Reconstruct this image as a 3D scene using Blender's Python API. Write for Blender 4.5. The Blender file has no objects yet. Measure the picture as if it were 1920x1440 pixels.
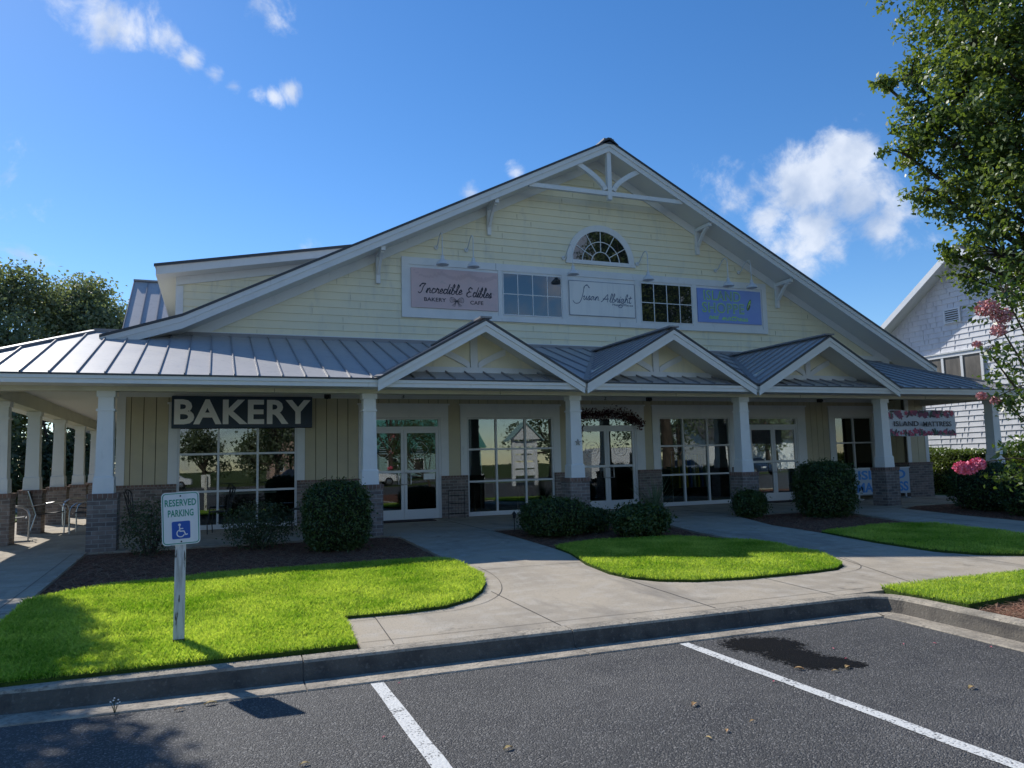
import bpy, math, random
import numpy as np
from mathutils import Matrix, Vector
from mathutils.geometry import tessellate_polygon
random.seed(7); rng = np.random.default_rng(11)
sc = bpy.context.scene
COL = sc.collection
# ------------------------------------------------------------------ camera
cam = bpy.data.objects.new('camera', bpy.data.cameras.new('camera')); COL.objects.link(cam)
r = Vector((0.93136909, -0.36328734, -0.02395653)); d = Vector((0.01471183, 0.1033008, -0.99454135)); f = Vector((0.36377901, 0.92593063, 0.10155586))
cam.matrix_world = Matrix(((r.x, -d.x, -f.x, 0), (r.y, -d.y, -f.y, 0), (r.z, -d.z, -f.z, 1.68), (0, 0, 0, 1)))
cam.data.sensor_width = 36; cam.data.lens = 1423.206 / 1920 * 36; cam.data.clip_end = 3000; cam.data.clip_start = 0.05
sc.camera = cam
# ------------------------------------------------------------------ sky, sun, exposure
SUN_AZ = math.radians(-23.5); SUN_EL = math.radians(38.7)          # azimuth from +Y towards +X
W = bpy.data.worlds.new('World'); sc.world = W; W.use_nodes = True
nt = W.node_tree; N = nt.nodes; L = nt.links
for n in list(N): N.remove(n)
out = N.new('ShaderNodeOutputWorld'); bg = N.new('ShaderNodeBackground'); bg.inputs[1].default_value = 0.122
sky = N.new('ShaderNodeTexSky'); sky.sky_type = 'NISHITA'; sky.sun_disc = False
sky.sun_elevation = SUN_EL; sky.sun_rotation = SUN_AZ; sky.air_density = 1.0; sky.dust_density = 0.12; sky.ozone_density = 3.0; sky.altitude = 600
hsv = N.new('ShaderNodeHueSaturation'); hsv.inputs['Saturation'].default_value = 1.26; hsv.inputs['Hue'].default_value = .504; hsv.inputs['Value'].default_value = 1.0
L.new(sky.outputs[0], hsv.inputs['Color'])
tc = N.new('ShaderNodeTexCoord')
nz = N.new('ShaderNodeTexNoise'); nz.inputs['Scale'].default_value = 11.0; nz.inputs['Detail'].default_value = 12; nz.inputs['Roughness'].default_value = 0.62; nz.inputs['Distortion'].default_value = 0.35
L.new(tc.outputs['Generated'], nz.inputs['Vector'])
acc = None
# cloud banks: direction, angular radius, strength
for (x, y, z, rad, st) in [(-.125,.876,.478,.055,.78),(-.10,.877,.475,.06,.85),(-.06,.882,.468,.045,.75),(-.030,.888,.462,.030,1.0),(-.005,.892,.448,.026,1.05),(.015,.896,.440,.024,1.0),(.039,.9,.434,.024,1.1),(.060,.898,.436,.022,1.0),(.078,.895,.446,.024,1.15),(.048,.852,.521,.045,.7),(-.15,.87,.49,.05,.6),
                            (.69,.650,.345,.06,1.15),(.66,.685,.315,.08,1.3),(.70,.655,.30,.085,1.3),(.625,.72,.29,.06,1.0),(.67,.69,.268,.09,1.15),(.72,.645,.27,.08,1.1),(.574,.746,.337,.045,.85),(.60,.735,.315,.05,.85),
                            (.352,.863,.361,.022,.95),(.30,.885,.34,.02,.6),(-.194,.937,.292,.035,.55),(-.14,.95,.19,.05,.9),(.1,.94,.27,.03,.75),
                            (-.3,.93,.2,.2,.6),(.9,.3,.25,.25,.9),(.5,-.8,.25,.3,1.1),(-.3,-.9,.28,.3,1.1),(.1,-.97,.16,.35,1.1),(-.9,.1,.3,.3,.9)]:
    dn = N.new('ShaderNodeVectorMath'); dn.operation = 'DISTANCE'; v = Vector((x, y, z)).normalized(); dn.inputs[1].default_value = v
    L.new(tc.outputs['Generated'], dn.inputs[0])
    mr = N.new('ShaderNodeMapRange'); mr.inputs['From Min'].default_value = rad; mr.inputs['From Max'].default_value = 0; mr.inputs['To Min'].default_value = 0; mr.inputs['To Max'].default_value = st
    L.new(dn.outputs['Value'], mr.inputs['Value'])
    if acc is None: acc = mr.outputs[0]
    else:
        m = N.new('ShaderNodeMath'); m.operation = 'MAXIMUM'; L.new(acc, m.inputs[0]); L.new(mr.outputs[0], m.inputs[1]); acc = m.outputs[0]
m1 = N.new('ShaderNodeMath'); m1.operation = 'MULTIPLY_ADD'; m1.inputs[1].default_value = 4.2; m1.inputs[2].default_value = -2.25; L.new(nz.outputs['Fac'], m1.inputs[0])
m2 = N.new('ShaderNodeMath'); m2.operation = 'MULTIPLY_ADD'; m2.inputs[1].default_value = 1.35; L.new(acc, m2.inputs[0]); L.new(m1.outputs[0], m2.inputs[2])
gt = N.new('ShaderNodeMath'); gt.operation = 'GREATER_THAN'; gt.inputs[1].default_value = 0.001; L.new(acc, gt.inputs[0])
m3 = N.new('ShaderNodeMapRange'); m3.interpolation_type = 'SMOOTHSTEP'; m3.inputs['From Min'].default_value = 0.25; m3.inputs['From Max'].default_value = 1.25; L.new(m2.outputs[0], m3.inputs['Value'])
m4 = N.new('ShaderNodeMath'); m4.operation = 'MULTIPLY'; L.new(m3.outputs[0], m4.inputs[0]); L.new(gt.outputs[0], m4.inputs[1])
m5 = N.new('ShaderNodeMath'); m5.operation = 'MULTIPLY'; m5.inputs[1].default_value = 0.86; L.new(m4.outputs[0], m5.inputs[0])
mx = N.new('ShaderNodeMix'); mx.data_type = 'RGBA'; mx.inputs[7].default_value = (4.6, 5.2, 6.2, 1)
nc = N.new('ShaderNodeTexNoise'); nc.inputs['Scale'].default_value = 16; nc.inputs['Detail'].default_value = 6; L.new(tc.outputs['Generated'], nc.inputs['Vector'])
ncr = N.new('ShaderNodeMapRange'); ncr.inputs['From Min'].default_value = .42; ncr.inputs['From Max'].default_value = .66; L.new(nc.outputs['Fac'], ncr.inputs['Value'])
cmx = N.new('ShaderNodeMix'); cmx.data_type = 'RGBA'; cmx.inputs[6].default_value = (5.6, 6.0, 6.7, 1); cmx.inputs[7].default_value = (3.2, 3.9, 5.2, 1); L.new(ncr.outputs[0], cmx.inputs[0]); L.new(cmx.outputs[2], mx.inputs[7])
L.new(m5.outputs[0], mx.inputs[0]); L.new(hsv.outputs[0], mx.inputs[6]); L.new(mx.outputs[2], bg.inputs[0]); L.new(bg.outputs[0], out.inputs[0])
sl = bpy.data.lights.new('sun', 'SUN'); sl.energy = 4.1; sl.angle = math.radians(0.53); sl.color = (1, .955, .88)
so = bpy.data.objects.new('sun', sl); COL.objects.link(so)
sd = Vector((math.sin(SUN_AZ) * math.cos(SUN_EL), math.cos(SUN_AZ) * math.cos(SUN_EL), math.sin(SUN_EL)))
so.rotation_euler = sd.to_track_quat('Z', 'Y').to_euler(); so.location = (0, 0, 60)
vs = sc.view_settings; sc.display_settings.display_device = 'sRGB'; vs.view_transform = 'Standard'; vs.look = 'None'; vs.gamma = 1; vs.exposure = 0.33; vs.use_curve_mapping = False
sc.cycles.max_bounces = 8; sc.cycles.transparent_max_bounces = 12; sc.cycles.use_denoising = True
# ------------------------------------------------------------------ materials
MATS = {}
def mat(name, col, rough=.7, metal=0, spec=.5, noise=None, bump=None, build=None):
    """noise=(scale, colour2, lo, hi[, detail]) mixes a second colour; bump=(scale, strength)"""
    m = bpy.data.materials.new(name); m.use_nodes = True; t = m.node_tree; b = t.nodes['Principled BSDF']
    b.inputs['Base Color'].default_value = (*col, 1); b.inputs['Roughness'].default_value = rough; b.inputs['Metallic'].default_value = metal
    b.inputs['Specular IOR Level'].default_value = spec
    co = t.nodes.new('ShaderNodeTexCoord'); cur = None
    ns = noise if isinstance(noise, list) else ([noise] if noise else [])
    for q in ns:
        n = t.nodes.new('ShaderNodeTexNoise'); n.inputs['Scale'].default_value = q[0]; n.inputs['Detail'].default_value = q[4] if len(q) > 4 else 6; n.inputs['Roughness'].default_value = .6
        vec = co.outputs['Object']
        if len(q) > 5:
            mp = t.nodes.new('ShaderNodeMapping'); mp.inputs['Scale'].default_value = q[5]; t.links.new(vec, mp.inputs[0]); vec = mp.outputs[0]
        t.links.new(vec, n.inputs['Vector'])
        rp = t.nodes.new('ShaderNodeMapRange'); rp.inputs['From Min'].default_value = q[2]; rp.inputs['From Max'].default_value = q[3]; t.links.new(n.outputs['Fac'], rp.inputs['Value'])
        mi = t.nodes.new('ShaderNodeMix'); mi.data_type = 'RGBA'; mi.inputs[7].default_value = (*q[1], 1)
        t.links.new(rp.outputs[0], mi.inputs[0])
        if cur is None: mi.inputs[6].default_value = (*col, 1)
        else: t.links.new(cur, mi.inputs[6])
        cur = mi.outputs[2]; t.links.new(cur, b.inputs['Base Color'])
    if bump:
        n = t.nodes.new('ShaderNodeTexNoise'); n.inputs['Scale'].default_value = bump[0]; n.inputs['Detail'].default_value = 8
        t.links.new(co.outputs['Object'], n.inputs['Vector']); bu = t.nodes.new('ShaderNodeBump'); bu.inputs['Strength'].default_value = bump[1]; bu.inputs['Distance'].default_value = bump[2] if len(bump) > 2 else .02
        t.links.new(n.outputs['Fac'], bu.inputs['Height']); t.links.new(bu.outputs[0], b.inputs['Normal'])
    if build: build(t, b, co, cur)
    MATS[name] = m; return m
def leafmat(name, c1, c2, trans, rough=.45, scale=1.3, spec=.4):
    m = bpy.data.materials.new(name); m.use_nodes = True; t = m.node_tree; b = t.nodes['Principled BSDF']
    co = t.nodes.new('ShaderNodeTexCoord'); n = t.nodes.new('ShaderNodeTexNoise'); n.inputs['Scale'].default_value = scale; n.inputs['Detail'].default_value = 3
    n2 = t.nodes.new('ShaderNodeTexNoise'); n2.inputs['Scale'].default_value = 37; n2.inputs['Detail'].default_value = 1
    t.links.new(co.outputs['Object'], n.inputs['Vector']); t.links.new(co.outputs['Object'], n2.inputs['Vector'])
    ad = t.nodes.new('ShaderNodeMath'); ad.operation = 'ADD'; t.links.new(n.outputs['Fac'], ad.inputs[0]); t.links.new(n2.outputs['Fac'], ad.inputs[1])
    rp = t.nodes.new('ShaderNodeMapRange'); rp.inputs['From Min'].default_value = .75; rp.inputs['From Max'].default_value = 1.25; t.links.new(ad.outputs[0], rp.inputs['Value'])
    mi = t.nodes.new('ShaderNodeMix'); mi.data_type = 'RGBA'; mi.inputs[6].default_value = (*c1, 1); mi.inputs[7].default_value = (*c2, 1); t.links.new(rp.outputs[0], mi.inputs[0])
    t.links.new(mi.outputs[2], b.inputs['Base Color']); b.inputs['Roughness'].default_value = rough; b.inputs['Specular IOR Level'].default_value = spec
    tr = t.nodes.new('ShaderNodeBsdfTranslucent'); mul = t.nodes.new('ShaderNodeMix'); mul.data_type = 'RGBA'; mul.blend_type = 'MULTIPLY'; mul.inputs[0].default_value = 1; mul.inputs[7].default_value = (1.5, 1.45, .55, 1)
    t.links.new(mi.outputs[2], mul.inputs[6]); t.links.new(mul.outputs[2], tr.inputs['Color'])
    ms = t.nodes.new('ShaderNodeMixShader'); ms.inputs[0].default_value = trans
    o = t.nodes['Material Output']; t.links.new(b.outputs[0], ms.inputs[1]); t.links.new(tr.outputs[0], ms.inputs[2]); t.links.new(ms.outputs[0], o.inputs[0])
    MATS[name] = m; return m
def glassmat(name, refl, tint=(.75, .82, .8), rough=.01, gcol=(1, 1, 1)):
    m = bpy.data.materials.new(name); m.use_nodes = True; t = m.node_tree
    for n in list(t.nodes): t.nodes.remove(n)
    o = t.nodes.new('ShaderNodeOutputMaterial'); g = t.nodes.new('ShaderNodeBsdfGlossy'); g.inputs['Roughness'].default_value = rough; g.inputs['Color'].default_value = (*gcol, 1)
    tr = t.nodes.new('ShaderNodeBsdfTransparent'); tr.inputs['Color'].default_value = (*tint, 1)
    fr = t.nodes.new('ShaderNodeFresnel'); fr.inputs['IOR'].default_value = 1.5; ma = t.nodes.new('ShaderNodeMath'); ma.operation = 'MULTIPLY_ADD'; ma.inputs[1].default_value = 1.2; ma.inputs[2].default_value = refl; ma.use_clamp = True
    t.links.new(fr.outputs[0], ma.inputs[0]); ms = t.nodes.new('ShaderNodeMixShader'); t.links.new(ma.outputs[0], ms.inputs[0]); t.links.new(tr.outputs[0], ms.inputs[1]); t.links.new(g.outputs[0], ms.inputs[2]); t.links.new(ms.outputs[0], o.inputs[0])
    co = t.nodes.new('ShaderNodeTexCoord'); n = t.nodes.new('ShaderNodeTexNoise'); n.inputs['Scale'].default_value = 1.1; n.inputs['Detail'].default_value = 1
    bu = t.nodes.new('ShaderNodeBump'); bu.inputs['Strength'].default_value = .02; bu.inputs['Distance'].default_value = .04; t.links.new(co.outputs['Object'], n.inputs['Vector']); t.links.new(n.outputs['Fac'], bu.inputs['Height']); t.links.new(bu.outputs[0], g.inputs['Normal'])
    MATS[name] = m; return m
def brickb(c1, c2, mortar, sx=.205, sy=.07):
    def f(t, b, co, cur):
        se = t.nodes.new('ShaderNodeSeparateXYZ'); t.links.new(co.outputs['Object'], se.inputs[0]); ad = t.nodes.new('ShaderNodeMath'); t.links.new(se.outputs[0], ad.inputs[0]); t.links.new(se.outputs[1], ad.inputs[1])
        cb = t.nodes.new('ShaderNodeCombineXYZ'); t.links.new(ad.outputs[0], cb.inputs[0]); t.links.new(se.outputs[2], cb.inputs[1])
        k = t.nodes.new('ShaderNodeTexBrick'); k.inputs['Scale'].default_value = 1; k.inputs['Brick Width'].default_value = sx; k.inputs['Row Height'].default_value = sy; k.inputs['Mortar Size'].default_value = .006
        k.inputs['Color1'].default_value = (*c1, 1); k.inputs['Color2'].default_value = (*c2, 1); k.inputs['Mortar'].default_value = (*mortar, 1); k.inputs['Bias'].default_value = -.1
        t.links.new(cb.outputs[0], k.inputs['Vector'])
        n = t.nodes.new('ShaderNodeTexNoise'); n.inputs['Scale'].default_value = 9; n.inputs['Detail'].default_value = 6; t.links.new(co.outputs['Object'], n.inputs['Vector'])
        mr = t.nodes.new('ShaderNodeMapRange'); mr.inputs['To Min'].default_value = .55; mr.inputs['To Max'].default_value = 1.45; t.links.new(n.outputs['Fac'], mr.inputs['Value'])
        mi = t.nodes.new('ShaderNodeMix'); mi.data_type = 'RGBA'; mi.blend_type = 'MULTIPLY'; mi.inputs[0].default_value = 1; t.links.new(k.outputs['Color'], mi.inputs[6]); t.links.new(mr.outputs[0], mi.inputs[7]); t.links.new(mi.outputs[2], b.inputs['Base Color'])
        bu = t.nodes.new('ShaderNodeBump'); bu.inputs['Strength'].default_value = .7; bu.inputs['Distance'].default_value = .012; bu.invert = True; t.links.new(k.outputs['Fac'], bu.inputs['Height']); t.links.new(bu.outputs[0], b.inputs['Normal'])
    return f
def asphaltb(t, b, co, cur):
    v = t.nodes.new('ShaderNodeTexVoronoi'); v.inputs['Scale'].default_value = 98; t.links.new(co.outputs['Object'], v.inputs['Vector'])
    r1 = t.nodes.new('ShaderNodeMapRange'); r1.inputs['From Min'].default_value = .76; r1.inputs['From Max'].default_value = 1; sx = t.nodes.new('ShaderNodeSeparateXYZ'); t.links.new(v.outputs['Color'], sx.inputs[0]); t.links.new(sx.outputs[0], r1.inputs['Value'])
    mi = t.nodes.new('ShaderNodeMix'); mi.data_type = 'RGBA'; mi.inputs[7].default_value = (.23, .222, .21, 1); t.links.new(r1.outputs[0], mi.inputs[0]); t.links.new(cur, mi.inputs[6]); t.links.new(mi.outputs[2], b.inputs['Base Color'])
    n = t.nodes.new('ShaderNodeTexNoise'); n.inputs['Scale'].default_value = 60; n.inputs['Detail'].default_value = 3; t.links.new(co.outputs['Object'], n.inputs['Vector'])
    ad = t.nodes.new('ShaderNodeMath'); ad.operation = 'SUBTRACT'; t.links.new(n.outputs['Fac'], ad.inputs[0]); t.links.new(v.outputs['Distance'], ad.inputs[1])
    bu = t.nodes.new('ShaderNodeBump'); bu.inputs['Strength'].default_value = 1; bu.inputs['Distance'].default_value = .011; t.links.new(ad.outputs[0], bu.inputs['Height']); t.links.new(bu.outputs[0], b.inputs['Normal'])
asphalt = mat('asphalt', (.058, .057, .056), .72, spec=.5, noise=[(.45, (.096, .092, .088), .44, .66), (2.2, (.038, .038, .042), .48, .74, 8), (.8, (.035, .035, .038), .58, .75, 8, (.5, 2.2, 1))], build=asphaltb)
def paintb(t, b, co, cur):
    n = t.nodes.new('ShaderNodeTexNoise'); n.inputs['Scale'].default_value = 55; n.inputs['Detail'].default_value = 5; t.links.new(co.outputs['Object'], n.inputs['Vector'])
    n2 = t.nodes.new('ShaderNodeTexNoise'); n2.inputs['Scale'].default_value = 5; n2.inputs['Detail'].default_value = 3; t.links.new(co.outputs['Object'], n2.inputs['Vector'])
    ad = t.nodes.new('ShaderNodeMath'); ad.operation = 'MULTIPLY_ADD'; ad.inputs[1].default_value = .5; t.links.new(n2.outputs['Fac'], ad.inputs[0]); t.links.new(n.outputs['Fac'], ad.inputs[2])
    mr = t.nodes.new('ShaderNodeMapRange'); mr.inputs['From Min'].default_value = .60; mr.inputs['From Max'].default_value = .68; t.links.new(ad.outputs[0], mr.inputs['Value'])
    mi = t.nodes.new('ShaderNodeMix'); mi.data_type = 'RGBA'; mi.inputs[6].default_value = (.10, .10, .10, 1); mi.inputs[7].default_value = (.66, .66, .63, 1); t.links.new(mr.outputs[0], mi.inputs[0]); t.links.new(mi.outputs[2], b.inputs['Base Color'])
    bu = t.nodes.new('ShaderNodeBump'); bu.inputs['Strength'].default_value = .8; bu.inputs['Distance'].default_value = .008; t.links.new(n.outputs['Fac'], bu.inputs['Height']); t.links.new(bu.outputs[0], b.inputs['Normal'])
paint = mat('road_paint', (.7, .7, .68), .7, build=paintb)
concrete = mat('concrete', (.455, .39, .30), .9, spec=.3, noise=[(1.1, (.32, .28, .225), .4, .72), (4.5, (.50, .455, .385), .48, .8), (70, (.22, .205, .18), .54, .72), (.6, (.20, .18, .155), .54, .78, 10, (3, .7, 1)), (2.3, (.17, .155, .13), .63, .74, 8)], bump=(90, .35, .006))
joint = mat('joint', (.07, .065, .06), .95)
kerbf = mat('kerb_face_shade_grime', (.13, .115, .095), .95, spec=.2, noise=[(4, (.07, .062, .055), .42, .68), (30, (.20, .18, .15), .55, .75), (1.5, (.07, .065, .06), .5, .75, 8, (.6, .6, 5))], bump=(50, .8, .015))  # kerb face: its shade put into the colour, plus some grime
kerbm = mat('kerb_concrete', (.46, .40, .315), .92, spec=.25, noise=[(3.2, (.22, .195, .16), .4, .68), (25, (.16, .145, .12), .5, .72), (90, (.48, .45, .4), .58, .75), (1.2, (.13, .12, .1), .58, .75, 8, (.8, 1, 6))], bump=(55, .7, .015))
soil = mat('pine_straw_soil', (.27, .115, .072), .95, spec=.2, noise=[(18, (.055, .03, .022), .4, .65), (60, (.21, .12, .075), .52, .7)], bump=(45, 1, .05))
turf = mat('turf_soil', (.05, .085, .015), .95, spec=.1, noise=[(14, (.08, .13, .02), .4, .65), (2, (.045, .07, .018), .4, .65)], bump=(40, 1, .03))
farg = mat('far_grass', (.07, .10, .03), .95, spec=.1, noise=[(.3, (.10, .12, .045), .4, .65), (8, (.05, .075, .02), .45, .65)], bump=(20, .6, .03))
straw = mat('pine_straw', (.29, .14, .085), .8, noise=(9, (.30, .19, .11), .45, .6))
siding = mat('yellow_lap_siding', (.86, .795, .59), .55, spec=.35, noise=[(1.2, (.77, .735, .57), .45, .75), (5, (.69, .66, .54), .55, .8, 6, (1, 1, .3)), (1.1, (.60, .585, .50), .60, .78, 8, (3, 1, .35))], bump=(30, .08, .004))
boards = mat('tan_board_siding', (.56, .50, .345), .6, spec=.35, noise=(2.5, (.50, .45, .33), .4, .7))
groove = mat('board_groove', (.09, .08, .055), .9)
trim = mat('white_trim', (.76, .77, .77), .5, spec=.4, noise=[(2, (.66, .68, .69), .5, .8), (7, (.56, .57, .57), .62, .85, 6, (1, 1, .25))])
cream = mat('cream_beam', (.66, .635, .52), .6, noise=(2, (.58, .56, .46), .45, .7))
soffitm = mat('soffit_white', (.74, .74, .71), .65)
brick = mat('brown_brick', (.2, .15, .12), .9, build=brickb((.255, .205, .18), (.125, .105, .10), (.30, .29, .275)))
brickcap = mat('brick_cap', (.2, .14, .12), .9, build=brickb((.22, .135, .11), (.15, .10, .085), (.27, .25, .23), .075, .12))
def roofb(t, b, co, cur):
    n = t.nodes.new('ShaderNodeTexNoise'); n.inputs['Scale'].default_value = 1.6; n.inputs['Detail'].default_value = 7; n.inputs['Roughness'].default_value = .65; t.links.new(co.outputs['Object'], n.inputs['Vector'])
    mr = t.nodes.new('ShaderNodeMapRange'); mr.inputs['To Min'].default_value = .34; mr.inputs['To Max'].default_value = .58; t.links.new(n.outputs['Fac'], mr.inputs['Value']); t.links.new(mr.outputs[0], b.inputs['Roughness'])
metal = mat('standing_seam_metal', (.45, .44, .44), .45, metal=0, spec=.3, noise=[(1.3, (.47, .455, .45), .42, .7), (9, (.34, .34, .35), .55, .75)], build=roofb)
seamm = mat('roof_seam_metal', (.27, .265, .275), .45, metal=0, spec=.3)
dripm = mat('drip_edge', (.06, .065, .075), .5, metal=.3)
alum = mat('white_aluminium', (.62, .63, .64), .4, metal=.1, spec=.5)
chrome = mat('brushed_steel', (.5, .5, .52), .3, metal=1)
glass = glassmat('shop_glass', .05)
glassu = mat('dark_upper_glass', (.012, .016, .02), .02, spec=1.0)
glassu.node_tree.nodes['Principled BSDF'].inputs['Coat Weight'].default_value = 1
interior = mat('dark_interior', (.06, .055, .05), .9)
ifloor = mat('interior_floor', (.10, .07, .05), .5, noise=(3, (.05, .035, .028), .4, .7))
iblack = mat('black_iron', (.012, .012, .013), .45)
whitep = mat('sign_white', (.80, .80, .78), .5, noise=(3, (.68, .69, .70), .5, .8, 6, (3, 1, .3)))
greenp = mat('sign_green', (.03, .30, .19), .55, noise=(20, (.10, .30, .22), .5, .8))
bluep = mat('sign_blue', (.01, .09, .42), .4)
navy = mat('navy_vinyl', (.018, .042, .08), .4)
lgrey = mat('letter_white', (.92, .92, .92), .45)
pinkp = mat('sign_pink', (.68, .50, .50), .55, noise=[(3.5, (.62, .48, .49), .45, .7), (9, (.55, .44, .44), .62, .7)])
ink = mat('ink_black', (.02, .022, .04), .5)
inkblue = mat('ink_blue', (.05, .09, .18), .5)
islandb = mat('sign_periwinkle', (.22, .33, .72), .5, noise=(3, (.24, .37, .74), .4, .7))
islandf = mat('sign_violet', (.20, .24, .52), .5)
lime = mat('lime_letter', (.42, .85, .12), .5)
woodw = mat('weathered_white_wood', (.66, .65, .62), .8, noise=[(6, (.42, .40, .37), .50, .66, 8, (5, 5, .5)), (24, (.09, .075, .06), .58, .62, 6, (1, 1, .14))], bump=(30, .5, .01))
darkwood = mat('dark_wood', (.08, .065, .05), .9)  # plain dark brown wood tone
barkm = mat('bark', (.11, .085, .065), .95, noise=(8, (.05, .04, .032), .4, .65, 6, (1, 1, .25)), bump=(18, 1, .05))
shingle = mat('white_shingle', (.72, .72, .73), .8, noise=[(2.2, (.58, .58, .61), .45, .7, 6, (1, 1, .35)), (13, (.48, .47, .50), .58, .8)])
shinglegap = mat('shingle_gap', (.64, .64, .655), .9)  # thin joint marks slightly greyer than the shingles
asphroof = mat('grey_shingle_roof', (.06, .06, .065), .9, noise=(20, (.11, .11, .11), .45, .7))
screenm = mat('porch_screen', (.10, .09, .075), .5, noise=(2.4, (.20, .18, .15), .45, .7, 4, (1, 1, .3)))
greenroof = mat('green_metal_roof', (.12, .34, .27), .5, metal=.2)
salmon = mat('salmon_siding', (.50, .34, .27), .7)
tealm = mat('teal_siding', (.30, .45, .42), .7)
rubber = mat('tyre_rubber', (.02, .02, .02), .8)
carwhite = mat('white_car_paint', (.72, .72, .72), .25, spec=.6)
carblue = mat('dark_car_paint', (.03, .05, .09), .25, spec=.6)
carglass = mat('car_glass', (.02, .025, .03), .05, spec=.8)
lampw = mat('white_enamel', (.68, .70, .72), .35)
slingm = mat('dark_sling', (.035, .035, .04), .8)
matm = mat('door_mat', (.035, .02, .02), .95, bump=(80, .6, .01))
flowerp = mat('pink_petal', (.78, .13, .25), .7, noise=(30, (.85, .30, .38), .4, .65))
flowerd = mat('faded_petal', (.62, .28, .28), .7)
driedm = mat('dried_leaf', (.55, .40, .16), .7, noise=(20, (.40, .22, .09), .45, .6))
pinkfall = mat('fallen_petal', (.55, .12, .16), .7)
def stainb(t, b, co, cur):
    acc_ = None
    for (x, y, rad) in ((4.52,5.72,.42),(4.66,5.66,.40),(4.55,5.3,.36),(4.66,5.0,.30),(4.52,5.05,.30),(4.78,4.86,.16)):
        d_ = t.nodes.new('ShaderNodeVectorMath'); d_.operation = 'DISTANCE'; mp = t.nodes.new('ShaderNodeMapping'); mp.inputs['Location'].default_value = (-x, -y, 0); t.links.new(co.outputs['Object'], mp.inputs[0]); t.links.new(mp.outputs[0], d_.inputs[0]); d_.inputs[1].default_value = (0,0,0)
        m_ = t.nodes.new('ShaderNodeMapRange'); m_.inputs['From Min'].default_value = rad; m_.inputs['From Max'].default_value = 0; t.links.new(d_.outputs['Value'], m_.inputs['Value'])
        if acc_ is None: acc_ = m_.outputs[0]
        else: q = t.nodes.new('ShaderNodeMath'); q.operation = 'MAXIMUM'; t.links.new(acc_, q.inputs[0]); t.links.new(m_.outputs[0], q.inputs[1]); acc_ = q.outputs[0]
    n = t.nodes.new('ShaderNodeTexNoise'); n.inputs['Scale'].default_value = 26; n.inputs['Detail'].default_value = 9; n.inputs['Roughness'].default_value = .75; t.links.new(co.outputs['Object'], n.inputs['Vector'])
    q = t.nodes.new('ShaderNodeMath'); q.operation = 'MULTIPLY_ADD'; q.inputs[1].default_value = 2.0; q.inputs[2].default_value = -1.0; t.links.new(n.outputs['Fac'], q.inputs[0])
    w = t.nodes.new('ShaderNodeMath'); w.operation = 'ADD'; t.links.new(q.outputs[0], w.inputs[0]); t.links.new(acc_, w.inputs[1])
    r_ = t.nodes.new('ShaderNodeMapRange'); r_.inputs['From Min'].default_value = .26; r_.inputs['From Max'].default_value = .46; t.links.new(w.outputs[0], r_.inputs['Value']); t.links.new(r_.outputs[0], b.inputs['Alpha'])
stainm = mat('wet_stain', (.006, .005, .004), .55, spec=.12, noise=(60, (.035, .03, .022), .58, .66), bump=(74, .8, .008), build=stainb)
maple = leafmat('tree_leaf', (.062, .115, .032), (.21, .27, .085), .45, .42, .8, .5)
oak = leafmat('far_leaf', (.11, .15, .10), (.24, .28, .18), .42, .55, .4)
bushm = leafmat('bush_leaf', (.022, .048, .015), (.085, .135, .038), .22, .42, 4.5)
bushs = leafmat('sparse_bush_leaf', (.03, .055, .02), (.09, .12, .06), .2, .45, 3)
hedgem = leafmat('hedge_leaf', (.06, .11, .02), (.18, .24, .06), .3, .3, 3, .6)
crapem = leafmat('crape_leaf', (.05, .10, .02), (.10, .16, .04), .35, .35, 4, .6)
yuccam = leafmat('yucca_leaf', (.08, .12, .07), (.17, .22, .13), .15, .45, 6)
garm = leafmat('wreath_leaf', (.07, .012, .028), (.10, .05, .05), .15, .6, 9)
grassm = leafmat('grass_blade', (.15, .32, .02), (.54, .66, .16), .48, .5, 1.6, .4)
corem = mat('foliage_core', (.012, .018, .008), .95)
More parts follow.
